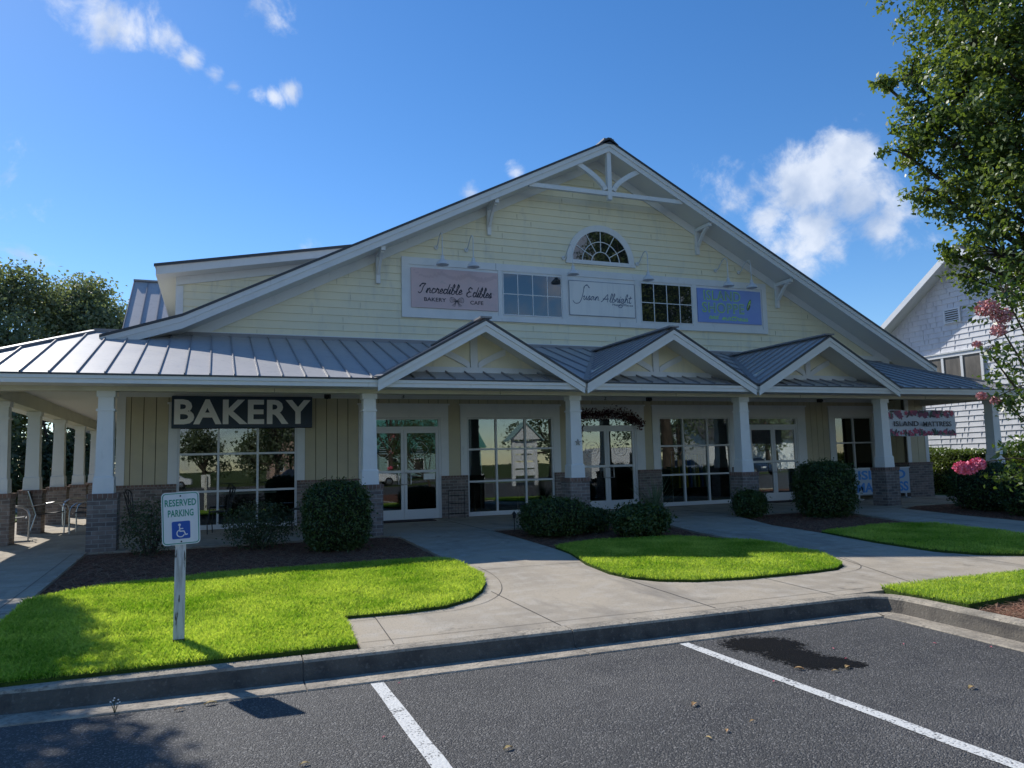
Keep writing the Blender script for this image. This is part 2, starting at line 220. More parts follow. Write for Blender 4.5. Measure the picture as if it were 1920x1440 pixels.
# ------------------------------------------------------------------ mesh builder
class MB:
    def __init__(s): s.v = []; s.f = []; s.m = []; s.mats = []
    def mi(s, m):
        if m not in s.mats: s.mats.append(m)
        return s.mats.index(m)
    def add(s, vs, fs, m): 
        o = len(s.v); s.v += [tuple(map(float, p)) for p in vs]; k = s.mi(m)
        for q in fs: s.f.append([o + i for i in q]); s.m.append(k)
        return s
    def box(s, x0, x1, y0, y1, z0, z1, m): 
        return s.add([(x0,y0,z0),(x1,y0,z0),(x1,y1,z0),(x0,y1,z0),(x0,y0,z1),(x1,y0,z1),(x1,y1,z1),(x0,y1,z1)], [(0,3,2,1),(4,5,6,7),(0,1,5,4),(1,2,6,5),(2,3,7,6),(3,0,4,7)], m)
    def hexa(s, lo, hi, m):                                             # 4 bottom pts, 4 top pts
        return s.add(list(lo) + list(hi), [(3,2,1,0),(4,5,6,7),(0,1,5,4),(1,2,6,5),(2,3,7,6),(3,0,4,7)], m)
    def prism(s, pts, ax, a, b, m):                                     # polygon extruded along axis; pts in the other two axes (order x,y,z)
        def P(p, t): q = list(p); q.insert('xyz'.index(ax), t); return q
        n = len(pts); A = [P(p, a) for p in pts] + [P(p, b) for p in pts]
        tri = tessellate_polygon([[Vector((p[0], p[1], 0)) for p in pts]])
        fs = [tuple(t) for t in tri] + [tuple(n + i for i in reversed(t)) for t in tri] + [(i, (i+1) % n, n + (i+1) % n, n + i) for i in range(n)]
        return s.add(A, fs, m)
    def slab(s, poly, zf, th, m):                                       # polygon sheet following ground height zf(x,y)
        n = len(poly); tri = tessellate_polygon([[Vector((p[0], p[1], 0)) for p in poly]])
        A = [(p[0], p[1], zf(*p)) for p in poly] + [(p[0], p[1], zf(*p) - th) for p in poly]
        return s.add(A, [tuple(t) for t in tri] + [(i, n + i, n + (i+1) % n, (i+1) % n) for i in range(n)], m)
    def tube(s, pts, r, m, k=8, caps=True):
        pts = [Vector(p) for p in pts]; rs = r if isinstance(r, (list, tuple)) else [r] * len(pts); o = []; n = len(pts)
        up = Vector((0, 0, 1))
        for i, p in enumerate(pts):
            t = (pts[min(i+1, n-1)] - pts[max(i-1, 0)]).normalized(); a = t.cross(up if abs(t.z) < .9 else Vector((1, 0, 0))).normalized()
            if i and a.dot(pa) < 0 and abs(t.z) >= .9: pass
            pa = a; b = t.cross(a)
            o += [p + (a * math.cos(q * 2 * math.pi / k) + b * math.sin(q * 2 * math.pi / k)) * rs[i] for q in range(k)]
        fs = [(i*k + q, i*k + (q+1) % k, (i+1)*k + (q+1) % k, (i+1)*k + q) for i in range(n-1) for q in range(k)]
        if caps: fs += [tuple(range(k-1, -1, -1)), tuple(range((n-1)*k, n*k))]
        return s.add(o, fs, m)
    def bar(s, a, b, w, h, m, up=(0, 0, 1)):
        a, b = Vector(a), Vector(b); t = (b - a).normalized(); x = t.cross(Vector(up)).normalized() * w / 2; y = x.cross(t).normalized() * h / 2
        return s.hexa([a - x - y, a + x - y, b + x - y, b - x - y], [a - x + y, a + x + y, b + x + y, b - x + y], m)
    def lathe(s, prof, c, m, k=16, ax='z'):
        o = []
        for (r_, h) in prof:
            for q in range(k):
                a = 2 * math.pi * q / k; u, w = r_ * math.cos(a), r_ * math.sin(a)
                o.append((c[0]+u, c[1]+w, c[2]+h) if ax == 'z' else ((c[0]+u, c[1]+h, c[2]+w) if ax == 'y' else (c[0]+h, c[1]+u, c[2]+w)))
        n = len(prof); return s.add(o, [(i*k+q, i*k+(q+1) % k, (i+1)*k+(q+1) % k, (i+1)*k+q) for i in range(n-1) for q in range(k)] + [tuple(range(k)), tuple(range((n-1)*k, n*k))], m)
    def ell(s, c, r3, m, k=12, h=8):
        return s.lathe([(0.001, -r3[2])] + [(math.sin(math.pi*i/h) * r3[0], -math.cos(math.pi*i/h) * r3[2]) for i in range(1, h)] + [(0.001, r3[2])], c, m, k)
def mesh(name, mb, smooth=False):
    me = bpy.data.meshes.new(name); me.from_pydata(mb.v, [], mb.f)
    for m in mb.mats: me.materials.append(m)
    me.polygons.foreach_set('material_index', mb.m)
    if smooth: me.polygons.foreach_set('use_smooth', [True] * len(mb.f)); me.set_sharp_from_angle(angle=math.radians(40))
    me.validate(); me.update(); return me
def tag(o, label=None, cat=None, group=None, kind=None):
    if label: o['label'] = label
    if cat: o['category'] = cat
    if group: o['group'] = group
    if kind: o['kind'] = kind
    return o
def thing(name, loc, label, cat, group=None, rz=0):
    o = bpy.data.objects.new(name, None); COL.objects.link(o); o.location = loc; o.rotation_euler = (0, 0, rz); o.empty_display_size = .3
    o['org'] = (0., 0., 0.); o['org'] = tuple(map(float, loc)); return tag(o, label, cat, group)
def part(name, mb, parent=None, local=False, smooth=False, label=None, me=None):
    """world-space mesh; under a thing it is shifted by the thing's base unless local"""
    o = bpy.data.objects.new(name, me or mesh(name, mb, smooth)); COL.objects.link(o)
    if parent:
        o.parent = parent
        if parent.type == 'EMPTY' and not local: o.location = -Vector(parent['org'])
    if label: o['label'] = label
    return o
def struct(name, mb, smooth=False, kind='structure'):
    o = part(name, mb, smooth=smooth); o['kind'] = kind; return o
def bevel(o, w, seg=2):
    b = o.modifiers.new('bevel', 'BEVEL'); b.width = w; b.segments = seg; b.limit_method = 'ANGLE'; b.angle_limit = math.radians(40); return o
def children(o): return [c for c in bpy.data.objects if c.parent == o]
def copy_tree(o, parent=None):
    c = o.copy(); COL.objects.link(c); c.parent = parent
    for ch in children(o): copy_tree(ch, c)
    return c
def arraymesh(name, V, F, m, k=4):
    me = bpy.data.meshes.new(name); V = np.asarray(V, dtype=np.float32).reshape(-1, 3); F = np.asarray(F, dtype=np.int32).reshape(-1, k)
    me.vertices.add(len(V)); me.vertices.foreach_set('co', V.ravel()); me.loops.add(F.size); me.loops.foreach_set('vertex_index', F.ravel())
    me.polygons.add(len(F)); me.polygons.foreach_set('loop_start', np.arange(len(F), dtype=np.int32) * k); me.polygons.foreach_set('loop_total', np.full(len(F), k, dtype=np.int32))
    me.materials.append(m); me.update(calc_edges=True); return me
def leaves(cent, size, outdir=None, flat=.5, aspect=.55, droop=0.):
    """diamond leaves: N x 3 centres -> vertices, faces"""
    n = len(cent); nrm = rng.normal(size=(n, 3)); 
    if outdir is not None: nrm = nrm * (1 - flat) + outdir * flat * 1.6
    nrm[:, 2] += .35; nrm /= np.linalg.norm(nrm, axis=1)[:, None]
    t = rng.normal(size=(n, 3)); t[:, 2] -= droop; t -= (t * nrm).sum(1)[:, None] * nrm; t /= np.linalg.norm(t, axis=1)[:, None] + 1e-9
    b = np.cross(nrm, t); s = (size * rng.uniform(.65, 1.25, n))[:, None]
    fold = nrm * s * .12
    V = np.stack([cent - t*s*.5, cent + b*s*aspect*.5 + fold, cent + t*s*.5, cent - b*s*aspect*.5 + fold], 1).reshape(-1, 3)
    return V, np.arange(4*n).reshape(-1, 4)
def text(name, s, x0, x1, z0, z1, y, m, parent, th=.004, off=0., shear=0., bold=0, label=None, rot=0, pz=None, spacing=1.0):
    """lettering facing -Y, fitted to a rectangle in the XZ plane"""
    cu = bpy.data.curves.new('t', 'FONT'); cu.body = s; cu.extrude = .01; cu.offset = off; cu.shear = shear; cu.align_x = 'CENTER'; cu.space_character = spacing; cu.resolution_u = 3
    to = bpy.data.objects.new('t', cu); COL.objects.link(to); bpy.context.view_layer.update()
    dg = bpy.context.evaluated_depsgraph_get(); me = bpy.data.meshes.new_from_object(to.evaluated_get(dg)); bpy.data.objects.remove(to)
    V = np.zeros(len(me.vertices) * 3, dtype=np.float32); me.vertices.foreach_get('co', V); V = V.reshape(-1, 3)
    a, b = V.min(0), V.max(0); X = (V[:, 0] - a[0]) / (b[0] - a[0]) * (x1 - x0) + x0; Z = (V[:, 1] - a[1]) / (b[1] - a[1]) * (z1 - z0) + z0; Y = y - (V[:, 2] - a[2]) / (b[2] - a[2] + 1e-9) * th
    if rot:
        cx, cz = (x0 + x1) / 2, (z0 + z1) / 2; c_, s_ = math.cos(rot), math.sin(rot); X, Z = cx + (X-cx)*c_ - (Z-cz)*s_, cz + (X-cx)*s_ + (Z-cz)*c_
    me.vertices.foreach_set('co', np.stack([X, Y, Z], 1).astype(np.float32).ravel()); me.materials.clear(); me.materials.append(m); me.update(); me.name = name
    return part(name, None, parent, me=me, label=label)
def ribbon(mb, pts, w, y, m, th=.003):
    """pen stroke in the XZ plane: pts (x,z[,w])"""
    for i in range(len(pts)-1):
        a, b = pts[i], pts[i+1]; dx, dz = b[0]-a[0], b[1]-a[1]; l = math.hypot(dx, dz) or 1; wa = (a[2] if len(a) > 2 else w)/2; wb = (b[2] if len(b) > 2 else w)/2; nx, nz_ = -dz/l, dx/l; ex, ez = dx/l*wa*.5, dz/l*wa*.5
        P = [(a[0]-nx*wa-ex, a[1]-nz_*wa-ez), (b[0]-nx*wb+ex, b[1]-nz_*wb+ez), (b[0]+nx*wb+ex, b[1]+nz_*wb+ez), (a[0]+nx*wa-ex, a[1]+nz_*wa-ez)]
        mb.add([(p[0], y - th - i * 2e-5, p[1]) for p in P], [(0, 1, 2, 3)], m)
def smoothc(pts, n=5):
    out_ = []; P = [pts[0]] + list(pts) + [pts[-1]]
    for i in range(1, len(P)-2):
        for k in range(n):
            t = k/n; a, b, c, e = P[i-1], P[i], P[i+1], P[i+2]
            out_.append(tuple(.5*((2*b[j]) + (-a[j]+c[j])*t + (2*a[j]-5*b[j]+4*c[j]-e[j])*t*t + (-a[j]+3*b[j]-3*c[j]+e[j])*t**3) for j in (0, 1)))
    return out_ + [pts[-1]]
# cursive pen alphabet: advance width, strokes in units of x-height
PEN = {'I': (1.1, [[(-.1,1.2),(.2,1.75),(.75,1.85),(.5,1.2),(.35,.3),(.05,-.1),(-.2,.15)]]), 'E': (1.25, [[(.95,1.6),(.6,1.9),(.25,1.55),(.5,1.05),(.8,1.0)],[(.5,1.05),(.1,.75),(.05,.25),(.45,-.05),(.95,.2)]]),
       'S': (1.3, [[(1.5,1.75),(1.2,2.2),(.85,1.9),(.75,1.0),(.6,0),(.3,-.7),(-.2,-.8),(-.5,-.4)]]), 'A': (1.6, [[(-.1,0),(.3,.5),(1.0,1.7),(1.1,.8),(1.2,0)],[(.15,.7),(.7,.65),(1.35,.75)]]),
       'n': (.85, [[(0,.1),(.2,.9),(.15,0)],[(.15,.4),(.45,.95),(.6,.6),(.6,.1),(.85,.15)]]), 'c': (.7, [[(.6,.8),(.3,.95),(.08,.5),(.25,.03),(.7,.25)]]), 'r': (.65, [[(0,.2),(.2,1.0),(.3,.8),(.5,.85),(.42,.1),(.65,.15)]]),
       'e': (.65, [[(.05,.4),(.45,.6),(.35,.95),(.08,.6),(.15,.05),(.65,.25)]]), 'd': (.9, [[(.6,.8),(.25,.95),(.05,.4),(.25,0),(.6,.5),(.9,2.0),(.65,.5),(.68,.05),(.9,.2)]]), 'i': (.42, [[(0,.2),(.2,.95),(.15,.1),(.42,.2)],[(.28,1.3),(.32,1.36)]]),
       'b': (.75, [[(.0,.3),(.4,1.5),(.35,2.0),(.15,1.5),(.1,.1),(.45,.05),(.55,.6),(.3,.8)],[(.5,.6),(.75,.6)]]), 'l': (.5, [[(0,.2),(.4,1.5),(.3,2.0),(.12,1.3),(.12,.2),(.3,0),(.5,.2)]]), 's': (.6, [[(0,.15),(.3,1.0),(.42,.4),(.25,0),(.0,.1)],[(.25,0),(.6,.2)]]),
       'u': (.85, [[(0,.7),(.15,.95),(.12,.2),(.35,.02),(.6,.9),(.6,.1),(.85,.2)]]), 'a': (.85, [[(.6,.8),(.3,.95),(.05,.4),(.2,0),(.6,.85),(.6,.1),(.85,.2)]]), 'g': (.85, [[(.6,.8),(.3,.95),(.05,.4),(.25,.05),(.6,.85),(.55,-.6),(.2,-1.1),(-.3,-.9),(-.1,-.5),(.85,.2)]]),
       'h': (.85, [[(0,.2),(.45,1.6),(.35,2.0),(.15,1.4),(.1,0)],[(.1,.4),(.4,.95),(.6,.6),(.58,.1),(.85,.2)]]), 't': (.55, [[(.3,1.6),(.15,.3),(.3,.0),(.55,.2)],[(-.1,1.1),(.6,1.25)]]), 'o': (.7, [[(.5,.9),(.15,.8),(.08,.2),(.4,.0),(.6,.6),(.4,.9),(.7,.75)]]), 'm': (1.1, [[(0,.1),(.15,.9),(.12,0)],[(.12,.4),(.4,.95),(.45,0)],[(.45,.4),(.75,.95),(.82,.1),(1.1,.15)]]), ' ': (.6, [])}
def script(name, s, x0, x1, zb, xh, w, y, m, parent, slant=.18):
    mb = MB(); tot = sum(PEN[c][0] for c in s); k = (x1 - x0) / tot; x = 0.
    for c in s:
        for st in PEN[c][1]: ribbon(mb, [(x0 + (x + p[0]) * k + p[1]*xh*slant, zb + p[1] * xh, w*(1.3 if 0 < i < 12 and i % 5 < 3 else .8)) for i, p in enumerate(smoothc(st))], w, y, m)
        x += PEN[c][0]
    return part(name, mb, parent)
# ------------------------------------------------------------------ ground
def G(x, y): return -.0255 + .027 * min(max(y, 6.5), 14.3)
LOT = MB(); LOT.add([(-45,-22,0),(60,-22,0),(60,6.45,0),(-45,6.45,0)], [(0,1,2,3)], asphalt); struct('parking_lot', LOT)
gm = MB(); xs = [-500, 600]; ys = [(-500,-.03),(6.95,-.03),(7.05,.03),(14.3,.27),(500,.27)]
for i in range(4): gm.add([(xs[0],ys[i][0],ys[i][1]),(xs[1],ys[i][0],ys[i][1]),(xs[1],ys[i+1][0],ys[i+1][1]),(xs[0],ys[i+1][0],ys[i+1][1])], [(0,1,2,3)], farg)
struct('ground', gm)
rd = MB(); rd.box(-200,200,-40,-28,-.05,-.012, asphalt); rd.box(-200,200,-34.1,-33.95,-.02,-.008, paint); struct('road', rd)
# pine straw beds
bd = MB()
bd.slab([(-1.95,9.6),(3.2,9.6),(3.2,14.32),(-1.95,14.32)], lambda x,y: G(x,y)-.035, .2, soil)
bd.slab([(5.05,9.8),(8.4,9.8),(8.8,14.32),(5.03,14.32)], lambda x,y: G(x,y)-.035, .2, soil)
bd.slab([(10.15,10.5),(13.05,10.5),(13.5,14.32),(10.8,14.32)], lambda x,y: G(x,y)-.035, .2, soil)
bd.slab([(14.95,7.6),(24,7.6),(24,14.32),(15.0,14.32)], lambda x,y: G(x,y)-.035, .2, soil)
bd.slab([(6.85,-4),(11,-4),(11,6.6),(6.9,6.6)], lambda x,y: .105, .2, soil)
struct('mulch_bed', bd)
# concrete walks
wk = MB()
wk.slab([(1.17,6.58),(7.02,6.58),(7.04,6.68),(9.4,6.66),(24,6.66),(24,7.45),(15,7.45),(15,10.5),(15.05,12),(15.35,13.8),(16.5,14.32),(13.35,14.32),(13.45,13.4),(13.16,11.8),(12.97,10.9),(12.98,7.5),(11.2,7.42),(10.65,7.54),(10.2,7.85),(9.93,8.38),(9.96,9.49),(10.19,10.83),(10.28,12.3),(10.9,14.32),(8.72,14.32),(8.35,12),(8.38,10.7),(8.32,9.5),(8.37,8.98),(8.13,8.43),(7.81,7.98),(7.51,7.79),(7.04,7.74),(6.07,7.74),(5.4,7.86),(5.02,8.08),(4.8,8.4),(4.73,8.8),(4.8,9.6),(5.05,10.6),(5.09,11.3),(5.08,13.1),(5.03,14.32),(2.95,14.32),(3.2,14.05),(3.22,12.1),(3.22,10.9),(3.27,10.1),(3.22,9.4),(3.08,8.87),(2.88,8.4),(2.62,8.02),(2.26,7.76),(1.81,7.69),(1.22,7.72)], lambda x,y: G(x,y), .14, concrete)
struct('sidewalk', wk)
lw = MB(); lw.slab([(-5.2,6.58),(-1.93,6.58),(-1.93,14.32),(-5.2,14.32)], lambda x,y: G(x,y), .14, concrete)
struct('side_path', lw)
jt = MB()
def jline(pts, w=.010):
    for a, b in zip(pts, pts[1:]):
        dx, dy = b[0]-a[0], b[1]-a[1]; l = math.hypot(dx, dy); nx, ny = -dy/l*w/2, dx/l*w/2
        jt.add([(a[0]-nx,a[1]-ny,G(*a)+.004),(b[0]-nx,b[1]-ny,G(*b)+.004),(b[0]+nx,b[1]+ny,G(*b)+.004),(a[0]+nx,a[1]+ny,G(*a)+.004)], [(0,1,2,3)], joint)
jline([(3.3,9.85),(4.95,9.85)]); jline([(3.22,12.2),(5.08,12.2)]); jline([(1.45,6.6),(1.5,7.7)]); jline([(3.02,6.6),(2.98,8.4)]); jline([(4.75,6.6),(4.75,8.5)]); jline([(6.3,6.6),(6.3,7.74)])
jline([(1.2,6.76),(7.0,6.76)], .007); jline([(1.25,7.58)]+smoothc([(2.3,7.62),(2.72,7.86),(3.05,8.28),(3.28,8.9),(3.38,9.5),(3.4,10.1)],6), .007); jline(smoothc([(7.3,7.6),(7.75,7.7),(8.1,8.0),(8.33,8.5)],6), .007); jline([(8.3,9.2),(9.96,9.2)]); jline([(8.4,11.3),(10.2,11.3)]); jline([(7.6,6.68),(8.3,8.6)]); jline([(9.9,6.7),(9.95,8.4)]); jline([(12.5,6.7),(12.5,7.4)])
jline([(13,9.3),(15,9.3)]); jline([(13.1,11.4),(15,11.4)])
for y in (7.9, 9.6, 11.2, 12.8, 14.25): jline([(-5.2,y),(-1.95,y)])
jline([(-2.12,6.6),(-2.12,14.3)], .008)
struct('walk_joints', jt)
# lawns
LA = [(-1.9,6.62),(1.14,6.62),(1.2,7.72),(1.81,7.70),(2.26,7.77),(2.62,8.03),(2.88,8.42),(3.08,8.88),(3.22,9.4),(3.26,10.1),(3.2,10.75),(2.9,10.95),(2.1,11.0),(0,10.98),(-.9,10.7),(-1.6,10.38),(-1.92,9.95)]
LB = [(4.82,9.6),(4.75,8.8),(4.82,8.42),(5.04,8.1),(5.4,7.88),(6.07,7.76),(7.04,7.76),(7.5,7.81),(7.8,8.0),(8.11,8.45),(8.34,9.0),(8.3,9.5),(8.36,10.5),(7.4,11.4),(6.1,11.7),(5.1,11.25),(5.04,10.6)]
LC = [(10.2,10.9),(9.98,9.49),(9.95,8.4),(10.22,7.88),(10.67,7.57),(11.2,7.46),(12.96,7.5),(12.95,10.9),(12.5,11.2),(11.6,11.15)]
LD = [(7.0,6.62),(13,6.62),(13,6.1),(9,5.75),(7.9,5.62),(7.3,5.55),(6.93,5.5),(6.9,6.3)]
LE = [(-20,6.62),(-5.22,6.62),(-5.22,30),(-20,30)]
def inpoly(P, poly):
    x, y = P[:, 0], P[:, 1]; ins = np.zeros(len(P), bool); n = len(poly)
    for i in range(n):
        (xa, ya), (xb, yb) = poly[i], poly[(i+1) % n]
        ins ^= ((ya > y) != (yb > y)) & (x < (xb-xa) * (y-ya) / ((yb-ya) or 1e-9) + xa)
    return ins
lb = MB()
for p in (LA, LB, LC, LD): lb.slab(p, lambda x,y: G(x,y)+.025, .2, turf)
lb.slab(LE, lambda x,y: G(x,y)+.02, .2, farg)
struct('lawn', lb)
GV = []
def blades(poly, dens, h, w, zoff=.02, fz=G):
    P = np.array(poly); a, b = P.min(0), P.max(0); n = int((b-a).prod() * dens); Q = rng.uniform(a, b, (n, 2)); Q = Q + rng.normal(0, .012, Q.shape); Q = Q[inpoly(Q, poly)]
    n = len(Q); z = np.array([fz(0, y) for y in Q[:, 1]]) + zoff; H = h * rng.uniform(.55, 1.2, n) * (1 + .25*np.sin(Q[:,0]*3.1+Q[:,1]*1.7)*np.sin(Q[:,1]*4.3)); an = rng.uniform(0, 2*math.pi, n); le = H * rng.uniform(.1, .8, n); la = rng.uniform(0, 2*math.pi, n)
    dx, dy = np.cos(an) * w/2, np.sin(an) * w/2; lx, ly = np.cos(la) * le, np.sin(la) * le
    V = np.stack([np.stack([Q[:,0]-dx, Q[:,1]-dy, z], 1), np.stack([Q[:,0]+dx, Q[:,1]+dy, z], 1), np.stack([Q[:,0]+lx*.4+dx*.6, Q[:,1]+ly*.4+dy*.6, z+H*.6], 1), np.stack([Q[:,0]+lx, Q[:,1]+ly, z+H*.95], 1)], 1)
    GV.append(V.reshape(-1, 3))
blades(LA, 9500, .05, .0055); blades([(-1.9,6.62),(1.14,6.62),(1.2,7.72),(-1.9,7.72)], 5500, .05, .0045); blades([(-1.9,6.64),(1.15,6.64),(1.15,6.85),(-1.9,6.85)], 2500, .06, .005)
blades(LB, 8500, .05, .0065); blades(LC, 3500, .05, .009); blades(LD, 8000, .05, .006)
GVa = np.concatenate(GV); go = bpy.data.objects.new('grass', arraymesh('grass', GVa, np.arange(len(GVa)), grassm)); COL.objects.link(go); go['kind'] = 'stuff'
# pine straw needles
NV = []
def needles(poly, dens, fz):
    P = np.array(poly); a, b = P.min(0), P.max(0); n = int((b-a).prod() * dens); Q = rng.uniform(a, b, (n, 2)); Q = Q[inpoly(Q, poly)]
    n = len(Q); an = rng.uniform(0, math.pi, n); l = rng.uniform(.05, .11, n); z = np.array([fz(0, y) for y in Q[:,1]]) - .03 + rng.uniform(.0, .03, n); t = rng.uniform(-.02, .03, n)
    dx, dy = np.cos(an)*l, np.sin(an)*l; wx, wy = -np.sin(an)*.003, np.cos(an)*.003
    NV.append(np.stack([np.stack([Q[:,0]-dx-wx, Q[:,1]-dy-wy, z], 1), np.stack([Q[:,0]+dx-wx, Q[:,1]+dy-wy, z+t], 1), np.stack([Q[:,0]+dx+wx, Q[:,1]+dy+wy, z+t], 1), np.stack([Q[:,0]-dx+wx, Q[:,1]-dy+wy, z], 1)], 1).reshape(-1, 3))
needles([(-1.95,10),(3.2,10.6),(3.2,14.3),(-1.95,14.3)], 450, G); needles([(5.08,11),(8.4,10.6),(8.7,14.3),(5.05,14.3)], 450, G); needles([(10.2,10.9),(13,11),(13.3,14.3),(10.8,14.3)], 350, G); needles([(15,8),(19,8),(19,14),(15.1,14)], 200, G); needles([(6.95,3),(9.5,3),(9.5,5.8),(6.95,5.55)], 700, lambda x,y: .14)
NVa = np.concatenate(NV); no = bpy.data.objects.new('pine_straw', arraymesh('pine_straw', NVa, np.arange(len(NVa)), straw)); COL.objects.link(no); no['kind'] = 'stuff'
# kerb
kp = [(-.31,.004),(-.30,.012),(-.03,.004),(.0,.03),(.03,.128),(.045,.147),(.075,.152),(.20,.152),(.21,.13),(.21,-.05),(-.31,-.05)]
path = [(-45,8.2),(-12,7.2),(-4,6.75),(-2.2,6.56),(-1.2,6.46),(-.4,6.42),(.68,6.38),(2.0,6.375),(3.05,6.375),(5,6.375),(6.35,6.375),(6.56,6.35),(6.68,6.25),(6.72,6.1),(6.66,5.2),(6.55,3.9),(6.4,2),(6.3,0),(6.2,-4)]
jset = {6, 8, 9, 15}
kb = MB(); sec = []
for i, p in enumerate(path):
    a = Vector(path[max(i-1,0)]); b = Vector(path[min(i+1,len(path)-1)]); c = Vector(p); t1 = (c-a).normalized() if i else (b-c).normalized(); t2 = (b-c).normalized() if i < len(path)-1 else t1
    t = (t1+t2).normalized(); nrm = Vector((-t.y, t.x)); k = 1/max(.4, nrm.dot(Vector((-t1.y, t1.x)))); sec.append((c, nrm*k, t))
def kring(c, nrm): return [(c.x+nrm.x*o, c.y+nrm.y*o, z) for o, z in kp]
n = len(kp)
for i in range(len(path)-1):
    (c1, n1, t1), (c2, n2, t2) = sec[i], sec[i+1]; c1 = c1 + t1*(.006 if i in jset else 0); c2 = c2 - t2*(.006 if i+1 in jset else 0)
    quads = [(q, n+q, n+(q+1) % n, (q+1) % n) for q in range(n)]; k0 = len(kb.f)
    kb.add(kring(c1, n1) + kring(c2, n2), quads + ([tuple(range(n))] if i in jset else []) + ([tuple(range(2*n-1, n-1, -1))] if i+1 in jset else []), kerbm)
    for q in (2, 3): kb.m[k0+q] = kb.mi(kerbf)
for i in jset:
    c, nr, t = sec[i]; A = [(c.x+nr.x*o-t.x*.02, c.y+nr.y*o-t.y*.02, z-.012) for o, z in kp]; B = [(x+t.x*.04, y+t.y*.04, z) for x, y, z in A]
    kb.add(A+B, [(q, n+q, n+(q+1) % n, (q+1) % n) for q in range(n)], joint)
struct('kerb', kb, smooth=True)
# parking stripes
def stripe(x0, y0, x1, y1, w=.105):
    mb = MB(); k = 24; P = []
    for i in range(k+1):
        t = i/k; x, y = x0+(x1-x0)*t, y0+(y1-y0)*t; P.append((x - w/2 + random.uniform(-.005,.005), y, .004)); P.append((x + w/2 + random.uniform(-.005,.005), y, .004))
    mb.add(P, [(2*i, 2*i+1, 2*i+3, 2*i+2) for i in range(k)], paint); return mb
tg = 'white stripes between the parking bays'
for i, (x0, x1, lab) in enumerate([(1.2, 1.2, 'worn white parking line starting below the reserved parking sign, nearer the left'), (3.99, 4.03, 'long white parking line running beside the dark wet stain')]):
    o = struct('parking_line', stripe(x0, 6.05, x1, -.5)); 
for x in (-1.6, -4.4, 6.9): pass
# wet stain
sm_ = MB(); sm_.add([(4.0,4.4,.003),(5.3,4.4,.003),(5.3,6.06,.003),(4.0,6.06,.003)],[(0,1,2,3)],stainm)
struct('wet_stain', sm_)
# fallen leaves and petals on the asphalt
def curl_leaf(x, y, s, a, m, z=.006):
    mb = MB(); V = []; k = 5
    for i in range(k+1):
        t = i/k; w = math.sin(math.pi*min(max(t,.04),.97))*s*.22; zz = z + s*.25*math.sin(math.pi*t)*.6
        for sgn in (-1, 0, 1): V.append((x+math.cos(a)*(t-.5)*s-math.sin(a)*w*sgn, y+math.sin(a)*(t-.5)*s+math.cos(a)*w*sgn, zz+abs(sgn)*s*.08))
    mb.add(V, [(3*i+j, 3*i+j+1, 3*i+j+4, 3*i+j+3) for i in range(k) for j in (0, 1)], m); return mb
LV = [(1.63,4.35,.07,.3,driedm,'pale dried leaf on the asphalt right of the near end of the left parking line'),(3.06,4.55,.08,.6,driedm,'curled yellow leaf on open asphalt between the two parking lines'),
      (2.2,3.7,.06,1.2,driedm,'orange brown leaf near the bottom edge between the parking lines'),(0.5,4.62,.06,.2,driedm,'pale yellow leaf on the asphalt left of the left parking line, near the bottom'),
      (4.30,4.93,.08,2.4,driedm,'curled tan leaf with pink tip at the left rim of the wet stain'),(4.66,4.80,.08,.4,driedm,'yellow leaf lying in the near end of the wet stain'),(4.5,4.76,.06,2.8,driedm,'thin tan leaf beside the near edge of the wet stain'),
      (5.02,4.02,.08,.2,driedm,'large tan leaf on open asphalt right of the long parking line'),(2.95,4.05,.05,.9,driedm,'smallest of three dried leaves left of the long parking line, middle one'),(3.2,4.12,.05,.1,driedm,'dried leaf nearest the long parking line on its left side'),(2.78,4.0,.045,2.,driedm,'dried leaf farthest left of the three by the long parking line'),
      (.0,6.05,.09,.15,driedm,'tan leaf lying in the gutter just left of the sign shadow'),(-.2,6.0,.07,.2,driedm,'flat pale leaf on the gutter edge left of the sign shadow')]
for x, y, s, a, m, lab in LV: tag(part('fallen_leaf', curl_leaf(x, y, s, a, m)), lab, 'leaf', 'dried leaves scattered on the parking lot')
PT = [(1.35,5.95,'pink petal in the gutter at the head of the left parking line'),(1.0,4.85,'dark pink petal on the asphalt left of the left parking line'),(3.9,4.75,'dark red petal between parking line and wet stain'),(5.0,5.3,'pink petal on dry asphalt right of the wet stain'),(5.9,5.05,'red petal nearest the right hand kerb'),(5.65,5.15,'red petal a hand away from the right hand kerb'),(4.85,5.0,'pink petal at the right rim of the wet stain'),(6.2,4.75,'pale pink petal close against the right hand gutter')]
for x, y, lab in PT: tag(part('fallen_petal', curl_leaf(x, y, .035, random.uniform(0,3), pinkfall)), lab, 'petal', 'pink petals fallen on the parking lot')
# small weed in the gutter
wd = MB(); 
for k in range(7): a = k*.9; wd.tube([(-.62,6.13,0),(-.62+.012*math.cos(a),6.13+.012*math.sin(a),.04),(-.62+.03*math.cos(a),6.13+.03*math.sin(a),.07+.012*(k%3))], .0018, bushs, 4)
for k in range(7): a = k*.9; wd.ell((-.62+.03*math.cos(a),6.13+.03*math.sin(a),.075+.012*(k%3)), (.006,.006,.005), whitep, 6, 4)
tag(part('weed', wd), 'tiny white flowered weed growing in the gutter crack left of the sign', 'weed')
exec_parts = True
